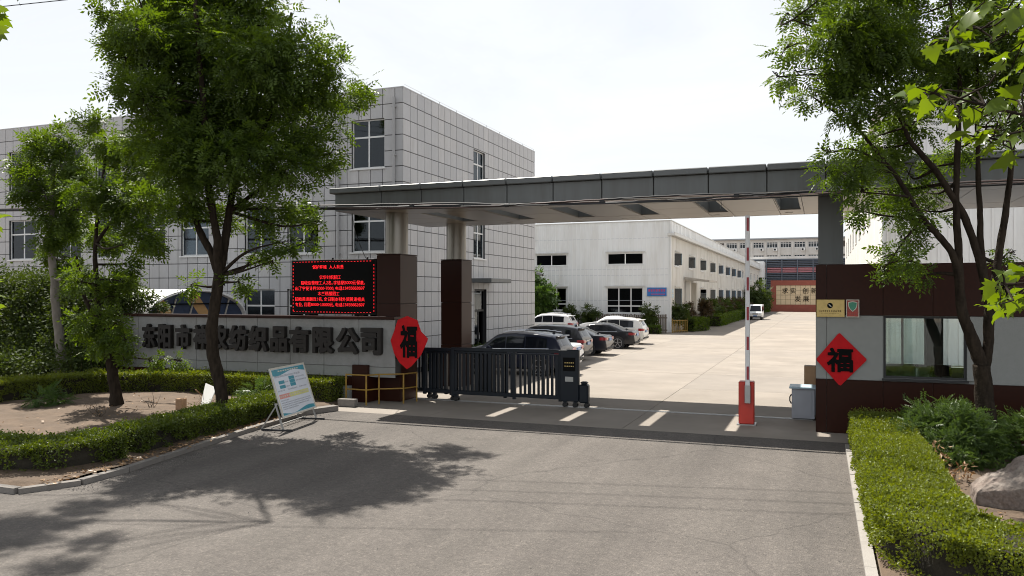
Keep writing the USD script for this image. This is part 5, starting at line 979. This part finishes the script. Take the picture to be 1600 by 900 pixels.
hedge('hedge', 'bright sunlit clipped hedge bending around the right bed', [(1.13, 18.45), (1.12, 16), (1.12, 13), (1.13, 10.6), (1.35, 9.95), (1.9, 9.65), (3.2, 9.6), (6.5, 9.6)], 1.12, .68, 11, 5200, M['leafr'], BOX)
# shrubs
def shrub(name, label, blobs, dens, tmpl, lm, stems=6, group=None, droop=.1, spread=.14, cat='shrub', base=None, stemm=None, sc=(.7, 1.3)):
    b0 = np.asarray(blobs[0][0]); base = np.array(base if base is not None else (b0[0], b0[1], 0.02)); t = thing(name, label, cat, (base[0], base[1], 0), group)
    put('foliage', crown(blobs, dens, tmpl, droop, spread, sc), lm, t); mb = MB()
    for c, r in blobs:
        for _ in range(stems): e = np.asarray(c) + rnd_dir(1)[0] * r * .8; p0 = np.array([e[0] * .3 + c[0] * .7, e[1] * .3 + c[1] * .7, base[2]]); mb.tube(smoothpath([p0, (p0 + e) / 2 + N.normal(size=3) * .05, e], 3), np.linspace(.016, .005, 7), 5, False)
    mb.build('stems', stemm or M['twig'], t); return t
def sb(x, y, z, r, sz=.9): return (np.array([x, y, z]), np.array([r, r, r * sz]))
def bb(*q): return [(at(u, v, z), np.array([r, r, r * .9])) for u, v, z, r in q]
for k, (lb, bl) in enumerate((('overgrown shrub of the bank at the far left edge', bb((5, 465, 30, 1.2), (-30, 460, 30.5, 1.4), (10, 520, 29.5, 1.4), (-20, 560, 29, 1.3), (35, 452, 30, .9))), ('overgrown shrub of the bank just left of the slim pale trunk', bb((65, 462, 29.5, 1.1), (55, 510, 28.8, 1.4), (50, 555, 28, 1.1), (85, 455, 29.5, .8))),
                              ('overgrown shrub of the bank just right of the slim pale trunk', bb((125, 462, 28.6, 1.05), (120, 505, 28, 1.2), (110, 550, 27.4, 1.0), (155, 455, 28.4, .7))), ('sunlit overgrown shrub hiding the left foot of the white arched shelter', bb((178, 460, 27.8, .8), (205, 462, 27.5, .6), (228, 470, 27.3, .42), (248, 478, 27.2, .28), (185, 490, 27.4, .7), (165, 470, 28, .8))),
                              ('low dark shrub at the left end of the name wall', bb((165, 540, 26.4, .7), (145, 560, 26.2, .7), (160, 510, 26.6, .7), (120, 570, 26, .7), (60, 575, 26.5, .8), (10, 575, 26.8, .8))))):
    shrub('overgrown_shrub', lb, bl, 900, OVAL, M['leafs'], 8, 'shrubs of the left bank', .1, .18)
FINE = spray_template(5, .20, .060, .020)
shrub('leafy_shrub', 'feathery green shrub between the bright hedge and the tree trunk', [sb(1.95, 16.7, .5, .5), sb(2.35, 16.5, .62, .5), sb(2.1, 17.2, .6, .5), sb(2.2, 16.1, .35, .42), sb(1.9, 17.6, .5, .45), sb(2.6, 17.3, .5, .5), sb(2.6, 16.2, .35, .35)], 900, FINE, M['leaff'], 8, None, .0, .12)
shrub('leafy_shrub', 'feathery green shrub right of the tree trunk by the gatehouse', [sb(3.6, 17.2, .5, .5), sb(4.2, 17.2, .55, .6), sb(4.9, 17.2, .6, .7), sb(3.75, 16.5, .35, .45), sb(4.4, 16.4, .4, .5)], 700, FINE, M['leaff'], 8, None, .0, .12)
shrub('low_plant', 'small low green plants at the foot of the right tree trunk', [sb(2.55, 16.35, .2, .28), sb(3.15, 16.4, .18, .25), sb(2.9, 15.9, .16, .2)], 1100, leaf_template(.10, .02), M['leaff'], 4, None, .2, .1, 'plant')
shrub('dry_plant', 'withered brown plant between the right hedge and the rock', [sb(1.75, 15.5, .3, .30), sb(1.85, 15.0, .22, .32), sb(2.0, 14.5, .15, .25)], 900, leaf_template(.10, .035), M['leafd'], 6, None, .4, .1, 'plant')
shrub('grass_tuft', 'blue green grass tuft in front of the rock', [sb(3.1, 12.6, .14, .22)], 1400, leaf_template(.22, .014), M['leaff'], 1, None, -.6, .08, 'grass')
shrub('fern_plant', 'pale fern in front of the curved hedge in the dry left bed', [sb(-19.9, 15.6, .28, .27), sb(-19.5, 15.8, .22, .2)], 420, spray_template(6, .30, .07, .03), M['leafb'], 5, None, .2, .1, 'plant')
shrub('fern_plant', 'small fern beside the white board in the left bed', [sb(-14.6, 18.1, .35, .3)], 450, spray_template(6, .34, .08, .03), M['leaff'], 4, None, .2, .1, 'plant')
for lb, x, y in (('dead bare weed in the middle of the dry left bed', -17.0, 14.9), ('dead bare weed left of the short wooden stump', -16.9, 16.5), ('dead bare weed right of the short wooden stump', -15.5, 16.9)):
    t = thing('dead_weed', lb, 'weed', (x, y, .1)); mb = MB()
    for _ in range(9): e = np.array([x, y, .1]) + [N.normal() * .16, N.normal() * .16, N.uniform(.2, .45)]; mb.tube(smoothpath([(x + N.normal() * .04, y, .06), (np.array([x, y, .1]) + e) / 2 + N.normal(size=3) * .04, e], 3), np.linspace(.008, .003, 7), 4, False)
    mb.build('stems', M['twig'], t)
    n = 16; p = np.array([x, y, .28]) + N.normal(size=(n, 3)) * [.14, .14, .08]; put('leaves', scatter(leaf_template(.06, .03), p, rnd_dir(n), rnd_dir(n), np.ones(n)), M['leafd'], t)
# planting along the yard
shrub('bright_young_tree', 'bright green young tree at the far corner of the office block', [sb(-23.0, 63.2, 3.3, 1.5), sb(-22.0, 63.0, 2.6, 1.3), sb(-23.6, 63.2, 2.3, 1.4), sb(-21.4, 63, 3.0, .9), sb(-22.8, 63, 4.3, .9)], 110, spray_template(3, .5, .22, .11), M['leafb'], 3, None, .3, .3, 'tree')
for lb, x, y, h in (('slender garden shrub behind the white estate car', -19.7, 63.8, 2.4), ('slender garden shrub left of the middle factory window', -18.0, 63.8, 2.3), ('garden shrub under the blue sign on the factory', -12.9, 63.8, 2.5), ('garden shrub right at the factory corner', -11.0, 66.9, 2.6), ('reddish garden shrub before the first factory door', -10.6, 69.6, 2.3)):
    shrub('garden_shrub', lb, [sb(x, y, h * .78, h * .15), sb(x + .2, y, h * .55, h * .17), sb(x - .2, y, h * .45, h * .15)], 200, spray_template(3, .34, .16, .08), M['leafd2' if 'reddish' in lb else 'leafs'], 3, 'shrubs in front of the factory', .2, .22)
for k, y in enumerate(np.arange(79, 120, 3.4)):
    ords = ['first', 'second', 'third', 'fourth', 'fifth', 'sixth', 'seventh', 'eighth', 'ninth', 'tenth', 'eleventh', 'twelfth', 'thirteenth']
    shrub('flowering_shrub', f'{ords[k]} leafy shrub behind the factory side hedge, counted from the door', [sb(-10.6, y, 1.75, .62), sb(-10.6, y + 1.2, 1.5, .6)], 80, spray_template(3, .42, .22, .11), M['leafs' if k % 3 else 'leafd2'], 4, 'leafy shrubs along the factory side', .1, .3)
shrub('rounded_tree', 'rounded dark green shrub tree beside the white van', [sb(-10.0, 133, 3.0, 2.1), sb(-9.6, 136, 2.6, 1.8)], 40, spray_template(3, .6, .3, .15), M['leafs'], 4, None, .1, .4, 'tree')
hedge('hedge', 'long dark clipped hedge along the factory side toward the white van', [(-9.7, 79.5), (-9.7, 122)], 1.2, 1.05, 13, 160, M['leafa'], leaf_template(.16, .10), .02, patch=.7)
hedge('hedge', 'short dark hedge block between the yellow fence and factory door', [(-10.4, 67.8), (-9.6, 71.0)], 1.0, 1.1, 15, 300, M['leafa'], leaf_template(.13, .08), .02, patch=.7)
hedge('hedge', 'low dark hedge in front of the brown picket fence', [(-36, 63.3), (-12.0, 63.3)], .7, .62, 17, 220, M['leafa'], leaf_template(.13, .08), .02, patch=.7)
hedge('hedge', 'low green hedge at the foot of the tiled office side wall', [(-14.85, 29), (-14.85, 42)], .5, .75, 19, 500, M['leafs'], leaf_template(.09, .05), .02, patch=.7)
hedge('hedge', 'far dark hedge end beside the red name wall', [(-10.3, 128), (-9.0, 146)], 1.4, 1.3, 21, 120, M['leafa'], leaf_template(.2, .12), .02, patch=.7)
# rock
t = thing('garden_rock', 'large pale brown angular rock in the right bed', 'rock', (2.75, 14.1, 0))
h_ = trimesh.Trimesh([(-.72, -.30, -.2), (-.62, -.34, .22), (-.30, -.40, -.2), (.02, -.52, -.2), (.10, -.46, .34), (-.10, .1, .46), (.02, .05, .62), (.20, -.1, .60), (.42, .0, .38), (.75, -.05, .36), (.85, .1, -.2), (.55, -.35, -.2), (.7, .5, .2), (.3, .6, .3), (-.4, .5, .25), (-.6, .3, .2), (-.6, .4, -.2), (.6, .6, -.2)]).convex_hull
for _ in range(5): h_ = h_.subdivide()
v = np.array(h_.vertices); nn = h_.vertex_normals; tp = np.clip((v[:, 2] - .1) * 3, .15, 1); v = v + nn * ((meshkit.fbm(v * 4.2, 5, 8) - .5) * .17 * tp + (meshkit.fbm(v * 14, 4, 9) - .5) * .05)[:, None]
put('rock', (v * [1, 1, 1.25] + [2.72, 13.45, .06], h_.faces), M['rock'], t, 35)

# ------------------------------------------------------------------ wires
cbn = thing('cable_bundle', 'sagging bundle of dark overhead cables strung along the entrance canopy', 'cables', (-4, 19.5, 5.6))
CP = smoothpath([at(u, v, 19.45 / ray(u)[1]) for u, v in ((-260, 333), (-60, 330), (200, 327), (490, 324), (725, 322.5), (860, 319), (1100, 309.5), (1300, 300), (1600, 286), (1850, 274))], 8); n = len(CP); s = np.linspace(0, 1, n)
for k in range(7):
    p = CP.copy(); ph = R.uniform(0, 6.28); p[:, 2] += .03 * np.sin(s * (16 + 2 * k) + ph) + (k - 3) * .016; p[:, 1] += .04 * np.cos(s * (15 + k) + ph) - .1
    MB().tube(p, .013 + .006 * (k % 3 == 0), 6).build('cable', M['cabler'] if k in (2, 5) else M['cable'], cbn, True)
for i in range(22, n - 12, 7): q = CP[i] + [0, -.1, 0]; MB().tube([q + [-.06, 0, 0], q + [.06, 0, 0]], .05, 8).build('cable_tie', M['cable'], cbn, 40)
q = CP[49] + [0, -.1, 0]; MB().tube([q, q + [.02, 0, -.22], q + [.0, 0, -.28]], [.006, .008, .02], 6).build('loose_end', M['cable'], cbn)
wl = thing('screen_wire', 'thin dark wire dropping from the cables to the display board', 'wire', (-13.5, 20.6, 4.3)); MB().tube(smoothpath([at(550, 333, 23.6), at(556, 365, 23.8), at(571, 402, 24.2), (-12.95, 21.05, 4.33)], 6), .009, 5).build('wire', M['cable'], wl)
hw_ = [('upper', 12.2, 0), ('middle', 11.9, .55), ('lower', 11.6, 1.05)]
a0, a1 = gr(800, 752), gr(1320, 768); sh = np.array([-.49, .39, 1.0])
for lb, z, dy in hw_:
    d = (a1 - a0); d[2] = 0; t = thing('power_line', f'{lb} one of three thin power lines high above the driveway', 'power line', (0, 10, z)); s = np.linspace(-3.5, 2.5, 30); p = a0 + d * s[:, None] + sh * z - np.array([0, dy * 1.3, 0]); p[:, 2] += .012 * (s * 4) ** 2
    MB().tube(p, .012, 6).build('wire', M['cable'], t, True)
t = thing('power_line', 'thin wire crossing the top left corner of the sky', 'power line', tuple(at(0, 9, 16)))
MB().tube([at(u, 10.5 - (u + 0) * .105, 16) for u in np.linspace(-500, 700, 20)], .009, 6).build('wire', M['cable'], t, True)
